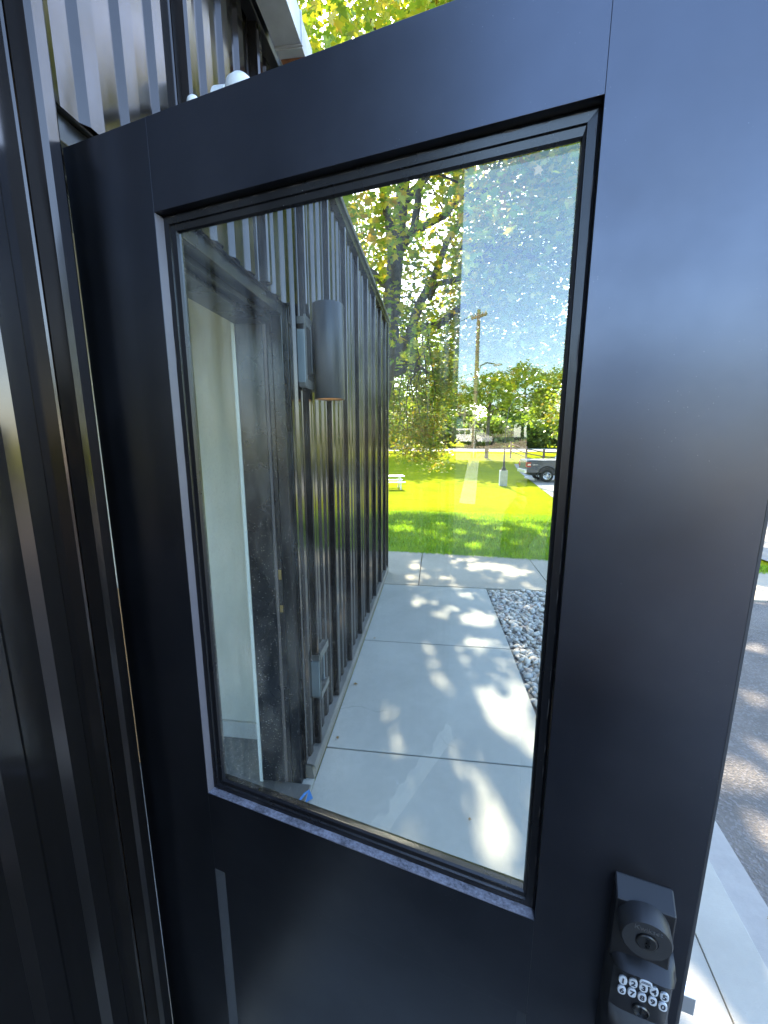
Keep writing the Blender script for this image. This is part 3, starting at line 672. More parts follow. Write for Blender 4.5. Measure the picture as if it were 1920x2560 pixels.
# ------------------------------------------------------------------ lamp, security light, tape, carton
lamp = empty('wall_lamp', (0.104, 1.165, 1.782), label='dark grey cylinder wall lamp glowing underneath beside the doorway', cat='wall lamp')
lm = mat('lamp_grey', (0.022, 0.024, 0.028), 0.42, spec=0.5, var=0.08, fn=f_paint(0.4))
MB().lathe([(0.0615, 0.006), (0.0640, 0.0), (0.0665, 0.004), (0.0665, 0.386), (0.0650, 0.390), (0, 0.390), ], 40).lathe([(0.0612, 0.006), (0.0612, 0.384), (0, 0.384)], 40).build('lamp_shade', lm, lamp, smooth='auto')
MB().box((-0.088, -0.05, 0.10), (-0.060, 0.05, 0.30)).build('mounting_plate', M_hard(), lamp, bevel=0.004)
em = bpy.data.materials.new('lamp_glow'); em.use_nodes = True; b_ = NB(em); b_.n['Principled BSDF'].inputs['Emission Color'].default_value = (1, 0.45, 0.12, 1); b_.n['Principled BSDF'].inputs['Emission Strength'].default_value = 2.2
b_.n['Principled BSDF'].inputs['Base Color'].default_value = (0.8, 0.5, 0.3, 1)
MB().lathe([(0, 0.012), (0.060, 0.012), (0.060, 0.018), (0, 0.018)], 32).build('lamp_lens', em, lamp, smooth='auto')
sec = empty('security_light', (0.03, 0.46, 2.40), label='white twin-head security light high on the ribbed wall above the door', cat='security light')
wm = mat('white_plastic', (0.72, 0.74, 0.73), 0.35, var=0.03)
MB().tube([(0.0, 0.0, 0.0), (0.03, 0, 0)], 0.05, 20).build('base', wm, sec, smooth='auto')
def head(dx, dy, dz, r, nm):
    MB().lathe([(0, r), (r * 0.5, r * 0.87), (r * 0.87, r * 0.5), (r, 0), (r * 0.95, -r * 0.6), (r * 0.6, -r * 1.0), (0, -r * 1.0)], 28, Matrix.Translation((dx, dy, dz))).build('lamp_head', wm, sec, smooth=True)
    MB().tube([(0.02, 0, 0), (dx * 0.6, dy * 0.6, dz * 0.4 - 0.02), (dx, dy, dz - r * 0.6)], 0.010, 8).build('arm', wm, sec, smooth=True)
head(0.070, -0.250, -0.156, 0.013, 'a'); head(0.075, -0.045, 0.004, 0.038, 'b')
blue = mat('blue_tape', (0.025, 0.14, 0.36), 0.6)
MB().quad([(0.002, 0.848, 0.0210), (0.026, 0.838, 0.0100), (0.058, 0.872, 0.0085), (0.030, 0.905, 0.0195), (0.012, 0.880, 0.0225)]).build('tape_scrap', blue, None, label='torn scrap of blue tape on the sill at the foot of the frame', cat='tape')
ct = empty('kraft_carton', (-1.10, 1.05, 0.003), R(6), label='tall tan cardboard carton seen through the gap at the hinges', cat='carton')
cb = mat('cardboard', (0.42, 0.25, 0.12), 0.85, var=0.08)
MB().box((-0.22, -0.12, 0), (0.22, 0.12, 0.84)).build('carton_body', cb, ct, bevel=0.004)
MB().box((-0.225, -0.1225, 0.74), (0.225, -0.1203, 0.80)).build('tape_band', mat('carton_tape', (0.5, 0.2, 0.08), 0.4), ct)
for k in range(7): MB().box((-0.05 + 0.0, -0.1215, 0.20 + k * 0.03), (0.05, -0.1203, 0.212 + k * 0.03)).build('print_bar', inkm, ct)

# ------------------------------------------------------------------ trees
MLEAF = np.array([(0, -0.15, 0), (0.10, 0.0, 0), (0.42, -0.05, 0), (0.30, 0.16, 0), (0.55, 0.42, 0), (0.24, 0.40, 0), (0.0, 0.85, 0), (-0.24, 0.40, 0), (-0.55, 0.42, 0), (-0.30, 0.16, 0), (-0.42, -0.05, 0), (-0.10, 0.0, 0)], float)
MLEAF[:, 2] = -0.25 * (MLEAF[:, 0] ** 2) - 0.12 * np.maximum(0, MLEAF[:, 1]) ** 2
MTRI = np.array([(0, 1, 11), (1, 3, 9), (1, 9, 11), (1, 2, 3), (9, 10, 11), (3, 4, 5), (7, 8, 9), (3, 5, 7), (3, 7, 9), (5, 6, 7)])
QLEAF = np.array([(-0.4, 0, 0), (0, -0.5, 0.1), (0.4, 0, 0), (0, 0.6, 0.1)], float); QTRI = np.array([(0, 1, 2), (0, 2, 3)])
def rotm(n, up=0.55):
    # random rotations, leaf faces mostly sky-facing but drooping
    a = nrg.uniform(0, 2 * np.pi, n); tilt = np.abs(nrg.normal(0, 1.0, n)) * 0.9 * (1.3 - up); b = nrg.uniform(0, 2 * np.pi, n)
    ca, sa, ct_, st, cb_, sb = np.cos(a), np.sin(a), np.cos(tilt), np.sin(tilt), np.cos(b), np.sin(b)
    Z = np.zeros(n); O = np.ones(n)
    Rz = np.stack([ca, -sa, Z, sa, ca, Z, Z, Z, O], 1).reshape(n, 3, 3)
    Rx = np.stack([O, Z, Z, Z, ct_, -st, Z, st, ct_], 1).reshape(n, 3, 3)
    Rb = np.stack([cb_, -sb, Z, sb, cb_, Z, Z, Z, O], 1).reshape(n, 3, 3)
    return Rb @ Rx @ Rz
def leaf_cloud(name, P, size, m, parent, quad=False, up=0.55, **k):
    n = len(P); L, T = (QLEAF, QTRI) if quad else (MLEAF, MTRI)
    s_ = nrg.uniform(0.65, 1.25, n) * size
    V = np.einsum('nij,kj->nki', rotm(n, up), L) * s_[:, None, None] + P[:, None, :]
    F = (T[None] + (np.arange(n) * len(L))[:, None, None]).reshape(-1, 3)
    return nmesh(name, V.reshape(-1, 3), F, m, parent, kind='stuff', **k)
def clusters(c, r, n, shell=0.55, low=None):
    d = nrg.normal(size=(n, 3)); d /= np.linalg.norm(d, axis=1)[:, None]
    t = (shell + (1 - shell) * nrg.random(n) ** 0.6)
    return np.array(c) + d * t[:, None] * np.array(r)
def scatter(C, per, sig):
    n = nrg.poisson(per, len(C)).clip(4); idx = np.repeat(np.arange(len(C)), n)
    s_ = nrg.uniform(0.6, 1.35, len(C))[idx]
    return C[idx] + nrg.normal(size=(len(idx), 3)) * (sig * s_)[:, None] * np.array([1, 1, 0.6])
def trunk_mesh(parent, pts, rads, name='trunk'): return MB().tube(pts, rads, 12).build(name, M_bark(), parent, smooth=True)
def branch(parent, a, b, r0, r1, sag=0.1, wob=0.06, n=7, name='branch'):
    a = Vector(a); b = Vector(b); L = (b - a).length; pp = []
    for i in range(n + 1):
        t = i / n; p = a.lerp(b, t); p.z += sag * L * math.sin(math.pi * t)
        if 0 < i < n: p += Vector((rnd.gauss(0, wob), rnd.gauss(0, wob), rnd.gauss(0, wob)))
        pp.append(p)
    MB().tube(pp, [r0 + (r1 - r0) * i / n for i in range(n + 1)], 7).build(name, M_bark(), parent, smooth=True); return pp

# the big maple whose crown hangs over the walk
T1 = empty('maple_tree', (-0.78, 10.0, hz(0, 10)), label='big backlit maple just past the end of the metal wall, trunk leaning over the lawn', cat='tree')
o0 = Vector(T1.location)
def rel(p): return tuple(Vector(p) - o0)
tr_pts = [(-1.35, 10.0, -0.7), (-1.22, 10.0, 0.6), (-1.0, 10.0, 2.0), (-0.70, 10.0, 3.5), (-0.52, 10.0, 5.6), (-0.32, 10.0, 7.4), (-0.1, 10.2, 9.5)]
trunk_mesh(T1, [rel(p) for p in tr_pts], [0.36, 0.30, 0.27, 0.24, 0.20, 0.15, 0.08])
limbs = [((-0.85, 10, 2.8), (1.75, 9.9, 7.4), 0.16), ((-0.5, 10, 3.6), (3.6, 11.2, 6.4), 0.13), ((-0.46, 10, 4.6), (-3.6, 9.0, 7.5), 0.12), ((-0.45, 10, 5.2), (-0.6, 6.0, 7.6), 0.12),
         ((-0.4, 10, 6.0), (1.6, 7.0, 8.4), 0.10), ((-0.4, 10, 6.0), (2.6, 12.6, 9.0), 0.10), ((-0.5, 10, 4.0), (-2.4, 12.8, 7.0), 0.10), ((-0.35, 10, 7.0), (4.4, 9.2, 8.9), 0.10), ((-0.3, 10, 7.4), (0.2, 8.4, 11.0), 0.08),
         ((-0.55, 10, 3.2), (0.35, 11.2, 3.4), 0.08), ((0.35, 9.9, 4.9), (2.6, 8.2, 5.2), 0.07), ((1.0, 9.9, 6.0), (4.6, 10.4, 5.4), 0.07)]
tips = []
for a, b, r in limbs:
    pp = branch(T1, rel(a), rel(b), r, 0.03, 0.06, 0.10, 8)
    for k in range(5):
        p = pp[rnd.randrange(3, 9)]; q_ = Vector(p) + Vector((rnd.gauss(0, 1.1), rnd.gauss(0, 1.1), rnd.uniform(-0.6, 1.1)))
        branch(T1, p, q_, 0.03, 0.008, 0.05, 0.05, 5); tips.append(q_ + o0)
C1 = clusters((0.4, 10.5, 7.3), (5.6, 6.1, 5.2), 520, 0.35)
ok = (C1[:, 2] > 2.1) & ((C1[:, 1] - 1.147 * C1[:, 2]) < 8.9)
C1 = C1[ok]
C1 = np.concatenate([C1, np.array([tuple(t) for t in tips])])
Ca = nrg.uniform(R(1.5), R(19), 320); Ce = nrg.uniform(R(9), R(36), 320); Cd = nrg.uniform(9.5, 15.5, 320)
Cx = np.stack([CAM.x + Cd * np.sin(Ca), CAM.y + Cd * np.cos(Ca), CAM.z + Cd * np.tan(Ce)], 1)
Cx = Cx[(Cx[:, 1] - 1.147 * Cx[:, 2] < 9.0) & (Cx[:, 2] < 12.0)]
C1 = np.concatenate([C1, Cx])
P1 = scatter(C1, 60, 0.42)
# openings in the crown: where the sun finds its way down to the walk (ground ellipses)
GAPS = [(1.15, 0.30, 0.28, 0.16), (2.05, 1.3, 0.18, 0.10), (2.5, 1.5, 0.2, 0.12), (1.98, 0.95, 0.08, 0.08), (1.9, 0.66, 0.10, 0.06), (3.9, 3.9, 0.4, 0.3), (3.2, 2.6, 0.25, 0.15), (2.6, 1.95, 0.15, 0.08), (-0.10, 7.44, 0.32, 0.54), (0.50, 6.74, 0.16, 0.29), (0.67, 8.25, 0.16, 0.19), (1.05, 7.06, 0.14, 0.37), (1.21, 5.66, 0.18, 0.25), (1.55, 6.65, 0.10, 0.15), (2.62, 8.07, 0.18, 0.60), (2.55, 7.00, 0.11, 0.24), (1.62, 8.54, 0.19, 0.20), (2.53, 8.65, 0.19, 0.21), (-0.09, 8.49, 0.23, 0.17), (1.91, 7.67, 0.18, 0.20), (0.86, 6.15, 0.10, 0.16), (1.90, 6.00, 0.17, 0.13), (0.32, 5.98, 0.12, 0.09), (0.22, 3.22, 0.12, 0.15), (0.28, 2.95, 0.10, 0.19), (0.40, 3.12, 0.10, 0.12), (0.71, 3.07, 0.07, 0.05), (0.65, 2.89, 0.06, 0.04), (0.95, 2.91, 0.09, 0.09), (1.07, 2.86, 0.09, 0.09), (0.95, 2.78, 0.09, 0.07), (0.57, 2.24, 0.08, 0.05), (0.55, 2.09, 0.06, 0.06), (1.04, 2.45, 0.11, 0.08), (0.52, 2.51, 0.04, 0.04), (1.10, 2.14, 0.07, 0.06), (0.56, 1.76, 0.05, 0.06), (0.68, 1.76, 0.05, 0.06), (0.83, 1.79, 0.06, 0.06), (0.90, 1.67, 0.09, 0.06), (1.04, 1.60, 0.11, 0.09), (0.90, 1.46, 0.08, 0.08), (1.07, 1.47, 0.07, 0.06), (0.94, 1.31, 0.06, 0.06), (1.08, 1.33, 0.07, 0.09), (0.72, 1.14, 0.05, 0.05), (0.67, 1.01, 0.04, 0.03), (0.70, 0.91, 0.05, 0.10), (0.73, 0.78, 0.05, 0.09), (0.88, 0.97, 0.04, 0.11), (0.95, 0.92, 0.07, 0.09), (0.98, 0.85, 0.03, 0.05), (0.85, 0.76, 0.03, 0.03), (0.85, 0.67, 0.04, 0.03), (0.64, 1.44, 0.02, 0.02), (0.11, 4.45, 0.13, 0.06), (0.76, 4.32, 0.13, 0.09), (0.75, 3.94, 0.12, 0.08), (1.29, 4.39, 0.34, 0.15), (1.57, 4.23, 0.24, 0.14), (0.99, 4.64, 0.18, 0.10), (1.71, 3.64, 0.05, 0.05), (0.34, 4.27, 0.11, 0.08), (0.24, 3.88, 0.12, 0.07), (1.43, 3.46, 0.09, 0.09), (1.50, 3.17, 0.08, 0.08)]
for _ in range(70): GAPS.append((rnd.uniform(-1.0, 2.6), rnd.uniform(2.4, 5.2), rnd.uniform(0.03, 0.09), rnd.uniform(0.02, 0.06)))
for _ in range(24): GAPS.append((rnd.uniform(0.5, 1.3), rnd.uniform(0.3, 2.4), rnd.uniform(0.02, 0.06), rnd.uniform(0.02, 0.05)))
for _ in range(30): GAPS.append((rnd.uniform(-1.0, 4.0), rnd.uniform(5.0, 8.0), rnd.uniform(0.05, 0.15), rnd.uniform(0.04, 0.12)))
def sungap(P):
    k = (P[:, 2] - 0.0) / math.tan(R(SUN_EL)); sx_ = P[:, 0] - k * math.sin(R(SUN_AZ)); sy_ = P[:, 1] - k * math.cos(R(SUN_AZ))
    keep = np.ones(len(P), bool)
    for cx, cy, rx, ry in GAPS:
        mg = 0.045 if cy < 1.5 else 0.022
        keep &= ((sx_ - cx) / (rx + mg)) ** 2 + ((sy_ - cy) / (ry + mg)) ** 2 > 1
    return keep
P1 = P1[sungap(P1)]
# keep a few openings so that sky shows through
leaf_cloud('foliage', P1 - np.array(o0), 0.155, M_maple(), T1)
# drooping outer boughs beyond the corner, nearly touching the grass
C2 = []
for k in range(330):
    x = nrg.uniform(-1.9, 1.15); zt = nrg.uniform(0.75, 5.6)
    if zt < 1.1 and not (0.1 < x < 0.75): continue
    if zt < 2.2 and x > 0.9: continue
    C2.append((x, 11.6 + nrg.normal(0, 0.5) + 0.12 * zt, zt))
C2 = np.array(C2)
P2 = scatter(C2, 66, 0.20); P2 = P2[(P2[:, 0] < 1.0 + 0.3 * nrg.random(len(P2))) & sungap(P2)]
leaf_cloud('foliage', P2 - np.array(o0), 0.095, M_maple(), T1)
for k in range(9):
    x = -1.3 + k * 0.22; branch(T1, rel((x * 0.6, 11.0, 4.6)), rel((x + 0.1, 11.7, rnd.uniform(0.9, 1.9))), 0.022, 0.005, -0.04, 0.05, 7)
# the 300 leaves that show largest: single leaves above the top rail
lmesh = []
for i in range(4):
    V = MLEAF.copy(); V[:, 2] *= (0.6 + 0.5 * i); V[:, 0] *= 0.85 + 0.1 * i
    me = bpy.data.meshes.new('leaf'); me.from_pydata(V.tolist(), [], MTRI.tolist()); me.materials.append(M_maple()); lmesh.append(me)
F_ = 1008.15
cm = cam.rotation_euler.to_matrix()
for i in range(300):
    while True:
        px_, py_ = rnd.uniform(600, 1080), rnd.uniform(-60, 165)
        if py_ < 290 - 0.30 * px_ + 60: break
    d = cm @ Vector(((px_ - 960) / F_, -(py_ - 1280) / F_, -1)); d.normalize()
    p = CAM + d * rnd.uniform(6.9, 8.6)
    o = bpy.data.objects.new('leaf', lmesh[rnd.randrange(4)]); COL.objects.link(o); o.parent = T1
    s_ = rnd.uniform(0.09, 0.17)
    o.matrix_local = Matrix.Translation(p - o0) @ Matrix.Rotation(rnd.uniform(0, 6.28), 4, 'Z') @ Matrix.Rotation(rnd.gauss(0.2, 0.7), 4, 'X') @ Matrix.Rotation(rnd.uniform(0, 6.28), 4, 'Z') @ Matrix.Scale(s_, 4)

def tree(x, y, h, r, label, ncl=70, per=60, size=0.22, m=None, low=0.25, sig=0.14, tr=0.22, group=None, name='tree', zr=None, quad=True, ztr=None):
    z0 = hz(x, y); t = empty(name, (x, y, z0), label=label, cat='tree', group=group)
    lean = rnd.uniform(-0.3, 0.3)
    trunk_mesh(t, [(0, 0, -0.2), (lean * 0.3, 0, h * 0.25), (lean, 0.1, h * 0.55), (lean * 1.4, 0.1, h * 0.85)], [tr, tr * 0.8, tr * 0.55, tr * 0.15])
    cz = h * (1 + low) / 2; rz = h * (1 - low) / 2
    for k in range(5):
        a = rnd.uniform(0, 6.28); branch(t, (lean * 0.5, 0, h * rnd.uniform(0.28, 0.5)), (math.cos(a) * r * 0.7, math.sin(a) * r * 0.7, cz + rnd.uniform(-0.1, 0.4) * rz), tr * 0.4, 0.03, 0.05, 0.05 * r)
    C = clusters((lean, 0, cz), (r * 0.86, r * 0.86, rz * 0.86), ncl, 0.5)
    leaf_cloud('foliage', scatter(C, per, sig * r), size * 1.55, m or M_far(), t, quad=quad)
    return t
# trees in front, beyond the lawn
tree(-3.0, 46, 13, 7.2, 'far shade tree with a bare grey trunk beyond the lawn, behind the drooping maple boughs', 90, 80, 0.30)
tree(6.0, 44, 13, 6.8, 'far shade tree beyond the lawn, seen above the post on the concrete block', 90, 80, 0.30, low=0.34)
tree(15.0, 47, 12, 5.5, 'far shade tree beyond the parked pickup and the rail fence', 90, 80, 0.30, low=0.2)
tree(8.35, 19.5, 6.4, 2.6, 'small maple with orange-tinged leaves hanging over the pickup truck', 70, 90, 0.085, M_maple(), low=0.24, name='maple_tree', sig=0.12, tr=0.12, quad=False)
for i, (x, y, h, r) in enumerate([(-30, 84, 14, 7), (-14, 88, 15, 8), (2, 90, 14, 8), (17, 86, 13, 7), (32, 88, 15, 8), (48, 84, 14, 8)]):
    tree(x, y, h, r, ['pale far tree left of all, across the distant road', 'broad far tree across the distant road behind the wall corner', 'round far tree across the road behind the lamp post', 'far tree across the road above the rail fence', 'tall far tree across the road beyond the parking lot', 'rightmost far tree across the distant road'][i], 130, 90, 0.5, low=-0.02, group='trees across the distant road')

SHL = ['far bush left of the maple boughs, beyond the road', 'far bush behind the maple trunk, beyond the road', 'far bush between the two shade trees, beyond the road', 'far bush behind the lamp post, beyond the road', 'far bush over the bed of the pickup, beyond the road', 'far bush at the right edge of the pane, beyond the road', 'far bush right of the parking lot, beyond the road']
for i in range(7):
    tree(-16 + i * 8.5, 76 + (i % 3) * 2, 5.2 + (i * 37 % 5) * 0.4, 5.2, SHL[i], 110, 70, 0.42, low=-0.1, group='bushes beyond the distant road', name='bush', tr=0.1)

# ------------------------------------------------------------------ grass blades near the sidewalk
n = 60000
gx = nrg.uniform(-1.6, 4.8, n); gy = 4.93 + 6.0 * nrg.random(n) ** 1.6 - 0.085 * np.maximum(0, gx)
gz = np.array([hz(0, v) for v in gy]) - 0.03
hh = nrg.uniform(0.035, 0.075, n); w = nrg.uniform(0.004, 0.008, n); a = nrg.uniform(0, 2 * np.pi, n); ln = nrg.normal(0, 0.025, (n, 2))
V = np.zeros((n, 3, 3)); V[:, 0] = np.stack([gx - w * np.cos(a), gy - w * np.sin(a), gz], 1); V[:, 1] = np.stack([gx + w * np.cos(a), gy + w * np.sin(a), gz], 1)
V[:, 2] = np.stack([gx + ln[:, 0], gy + ln[:, 1], gz + hh], 1)
nmesh('grass', V.reshape(-1, 3), np.arange(3 * n).reshape(n, 3), M_blade(), None, kind='stuff', label='short sunlit turf blades along the far side of the sidewalk')['category'] = 'grass'

# ------------------------------------------------------------------ lawn furniture and lot
px0 = (4.75, 24.9); pz = hz(*px0)
lp = empty('lamp_post', (px0[0], px0[1], pz - 0.03), label='slim dark post standing on a grey concrete block in the lawn', cat='lamp post')
MB().box((-0.22, -0.22, 0), (0.22, 0.22, 0.95), bev=0.02).build('concrete_block', mat('block_concrete', (0.36, 0.36, 0.34), 0.85, var=0.15, vscale=5, bump=0.4, bscale=25), lp)
MB().box((-0.15, -0.15, 0.95), (0.15, 0.15, 1.02)).box((-0.10, -0.10, 1.02), (0.10, 0.10, 1.14)).build('base_plate', M_hard(), lp, bevel=0.006)
MB().tube([(0, 0, 1.14), (0, 0, 1.9)], 0.065, 10).build('lower_post', M_hard(), lp, smooth='auto')
MB().tube([(0, 0, 1.9), (0.0, 0, 3.4), (0.12, 0, 4.6), (0.45, 0, 5.2), (0.9, 0, 5.35)], [0.035, 0.03, 0.028, 0.025, 0.02], 8).tube([(0.85, 0, 5.35), (1.15, 0, 5.33)], [0.05, 0.07], 8).build('curved_arm', M_hard(), lp, smooth=True)

pt = empty('picnic_table', (-2.15, 22.6, hz(0, 22.6) - 0.03), R(12), label='white picnic table on the sunny lawn at the end of the metal wall', cat='picnic table')
wp = mat('white_table_paint', (0.74, 0.73, 0.70), 0.5, var=0.06)
for k in range(5): MB().box((-0.95, -0.36 + k * 0.147, 0.72), (0.95, -0.36 + k * 0.147 + 0.138, 0.76)).build('tabletop_plank', wp, pt)
for y_ in (-0.80, -0.655, 0.52, 0.665): MB().box((-0.95, y_, 0.42), (0.95, y_ + 0.135, 0.46)).build('seat_plank', wp, pt)
for x_ in (-0.7, 0.7):
    for s_ in (-1, 1): MB().tube([(x_, s_ * 0.62, 0.0), (x_, s_ * 0.25, 0.72)], 0.045, 6).build('leg', wp, pt)
    MB().box((x_ - 0.03, -0.78, 0.36), (x_ + 0.03, 0.78, 0.42)).build('seat_beam', wp, pt)

def wheel_stop(x, y, rz, label):
    o = MB().poly_prism([(-0.09, 0), (0.09, 0), (0.075, 0.10), (0.045, 0.135), (-0.045, 0.135), (-0.075, 0.10)], 0, -0.9, 0.9).build('wheel_stop', mat('stop_concrete', (0.42, 0.38, 0.34), 0.85, var=0.2), None, bevel=0.01, label=label, cat='wheel stop', group='concrete wheel stops along the lawn edge')
    o.location = (x, y, hz(x, y) - 0.01); o.rotation_euler = (0, 0, R(rz))
wheel_stop(7.3, 29.0, 100, 'farther long pale wheel stop between the lawn and the rear of the pickup')
wheel_stop(6.85, 22.6, 100, 'nearer pinkish wheel stop, lower and right of the other one')

def f_carpaint(b, p, v): p.inputs['Coat Weight'].default_value = 0.6; p.inputs['Coat Roughness'].default_value = 0.05
rubber = mat('tyre_rubber', (0.02, 0.02, 0.02), 0.85); alloy = mat('alloy', (0.55, 0.55, 0.56), 0.25, metal=0.7); blk = mat('plastic_black', (0.015, 0.015, 0.016), 0.5)
def wheel(par, x, y, r, w_, sgn, spokes=6):
    wl = empty('wheel', (x, y, r)); wl.parent = par
    M_ = Matrix.Rotation(R(90), 4, 'X')
    MB().lathe([(r * 0.62, -w_ / 2), (r * 0.92, -w_ / 2), (r, -w_ * 0.36), (r, w_ * 0.36), (r * 0.92, w_ / 2), (r * 0.62, w_ / 2), (r * 0.60, w_ * 0.1), (r * 0.60, -w_ * 0.1), (r * 0.62, -w_ / 2)], 28, M_).build('tyre', rubber, wl, smooth='auto')
    mb = MB(); mb.lathe([(r * 0.54, w_ / 2 - 0.01), (r * 0.62, w_ / 2 + 0.005), (r * 0.62, w_ / 2 - 0.04), (r * 0.54, w_ / 2 - 0.05), (r * 0.54, w_ / 2 - 0.01)], 28, M_)
    if sgn > 0:
        for v in mb.bm.verts: v.co.y *= -1
    yy = sgn * (w_ / 2 - 0.02)
    for k in range(spokes):
        for da in (-0.13, 0.13):
            a_ = 2 * math.pi * k / spokes + da; b_2 = 2 * math.pi * k / spokes + da * 1.6
            mb.tube([(0.06 * math.cos(a_), yy, 0.06 * math.sin(a_)), (r * 0.56 * math.cos(b_2), yy, r * 0.56 * math.sin(b_2))], [0.026, 0.018], 4)
    mb.tube([(0, yy - 0.03, 0), (0, yy + 0.02 * sgn, 0)], 0.07, 10)
    mb.build('rim', alloy, wl); return wl
# pickup truck: rear toward the left, side toward us
tk = empty('pickup_truck', (7.80, 28.0, hz(8, 28)), R(4), label='dark blue-grey pickup truck parked with its tail toward the lawn', cat='pickup truck')
tp = mat('truck_paint', (0.055, 0.065, 0.085), 0.22, spec=0.6, fn=f_carpaint)
def side_prof(): return [(-1.25, 0.62), (-1.30, 0.80), (-1.28, 1.30), (-1.25, 1.42), (1.05, 1.42), (1.10, 1.46), (1.30, 1.92), (1.55, 2.0), (2.9, 1.98), (3.55, 1.50), (4.55, 1.40), (4.72, 1.2), (4.75, 0.55), (4.35, 0.50),
    (4.28, 0.78), (4.05, 0.93), (3.80, 0.98), (3.55, 0.93), (3.32, 0.78), (3.25, 0.50), (0.60, 0.50), (0.53, 0.78), (0.30, 0.96), (0.02, 1.02), (-0.26, 0.96), (-0.49, 0.78), (-0.56, 0.62)]
mb = MB(); mb.poly_prism(side_prof(), 1, -0.98, 0.98)
bmesh.ops.triangulate(mb.bm, faces=[f for f in mb.bm.faces if len(f.verts) > 4])
mb.build('body', tp, tk, bevel=0.03)
MB().box((-1.20, -0.86, 1.4205), (1.00, 0.86, 1.445)).build('bed_cover', mat('cover_pale', (0.30, 0.30, 0.31), 0.6), tk)
MB().poly_prism([(1.22, 1.50), (1.38, 1.88), (1.58, 1.93), (2.80, 1.91), (3.30, 1.50)], 1, -0.985, -0.9805).build('side_window', car_glass(), tk)
ar = []
for s_ in (-1,):
    mb = MB(); mb.tube([(0.02 + 0.60 * math.cos(t), -0.985, 0.44 + 0.60 * math.sin(t)) for t in [math.pi * k / 16 for k in range(-1, 18)]], 0.035, 6); mb.build('wheel_arch', blk, tk)
MB().box((-1.42, -0.90, 0.58), (-1.285, 0.90, 0.80), bev=0.03).build('rear_bumper', chrome, tk)
MB().box((-1.0, -0.7, 0.42), (3.9, 0.7, 0.6)).build('chassis', blk, tk)
tl_ = mat('tail_red', (0.35, 0.03, 0.02), 0.25, spec=0.7)
for s_ in (-1, 1): MB().box((-1.315, s_ * 0.80 - 0.15, 0.98), (-1.18, s_ * 0.80 + (0.187 if s_ > 0 else 0.15) - (0.0 if s_ > 0 else 0), 1.30)).build('tail_light', tl_, tk, bevel=0.01)
tl2 = MB().box((-1.28, -0.9865, 0.98), (-1.06, -0.9755, 1.30)).build('tail_light', tl_, tk)
MB().box((-1.27, -0.9885, 1.09), (-1.08, -0.9867, 1.20)).build('lens', mat('lens_pale', (0.75, 0.6, 0.5), 0.3), tl2)
MB().box((-1.312, -0.72, 0.84), (-1.29, 0.72, 1.38)).build('tailgate', tp, tk, bevel=0.01)
MB().box((-0.62, -0.992, 1.12), (-0.95, -0.983, 1.16)).build('side_badge', alloy, tk)
wheel(tk, 0.02, -0.86, 0.42, 0.28, -1); wheel(tk, 0.02, 0.86, 0.42, 0.28, -1); wheel(tk, 3.80, -0.86, 0.42, 0.28, -1); wheel(tk, 3.80, 0.86, 0.42, 0.28, -1)
# parked car far left beside the wall corner
def car(name, x, y, rz, color, label, cat='car', van=False):
    c_ = empty(name, (x, y, hz(x, y)), R(rz), label=label, cat=cat)
    pm = mat('paint_' + name, color, 0.25, fn=f_carpaint)
    top = [(-2.2, 0.45), (-2.25, 0.85), (-2.05, 1.0), (-1.7, 1.45), (-0.3, 1.50), (0.55, 1.02), (2.0, 0.90), (2.2, 0.65), (2.2, 0.42)] if not van else [(-2.4, 0.45), (-2.42, 1.2), (-2.3, 1.85), (-2.1, 1.95), (0.75, 1.95), (1.45, 1.25), (2.25, 1.05), (2.4, 0.8), (2.4, 0.42)]
    bot = []
    for cx in (1.35, -1.35):
        bot += [(cx + 0.42 * math.cos(t), 0.33 + 0.42 * math.sin(t)) for t in [math.pi * k / 8 for k in range(0, 9)]]
    bot = [(p[0], max(0.42, p[1])) for p in bot]
    mb = MB(); mb.poly_prism(top + bot, 1, -0.88, 0.88); bmesh.ops.triangulate(mb.bm, faces=[f for f in mb.bm.faces if len(f.verts) > 4])
    mb.build('body', pm, c_, bevel=0.03)
    for s_ in (-1, 1):
        wpl = [(-1.85, 1.02), (-1.55, 1.38), (-0.35, 1.42), (0.35, 1.04)] if not van else [(-2.1, 1.25), (-2.05, 1.75), (0.65, 1.78), (1.25, 1.28)]
        a_, b2 = (0.881, 0.886) if s_ > 0 else (-0.886, -0.881)
        if van:
            for u0, u1 in ((-2.1, -1.3), (-1.2, -0.35), (-0.25, 0.55)): MB().poly_prism([(u0, 1.25), (u0, 1.75), (u1, 1.75), (u1, 1.25)], 1, a_, b2).build('side_window', car_glass(), c_)
        else: MB().poly_prism(wpl, 1, a_, b2).build('side_window', car_glass(), c_)
        for cx in (-1.35, 1.35): wheel(c_, cx, s_ * 0.80, 0.33, 0.2, s_, 5)
    return c_
car('parked_car', -4.6, 50.5, 4, (0.03, 0.05, 0.05), 'dark green car parked beyond the lawn, half hidden by the wall corner')

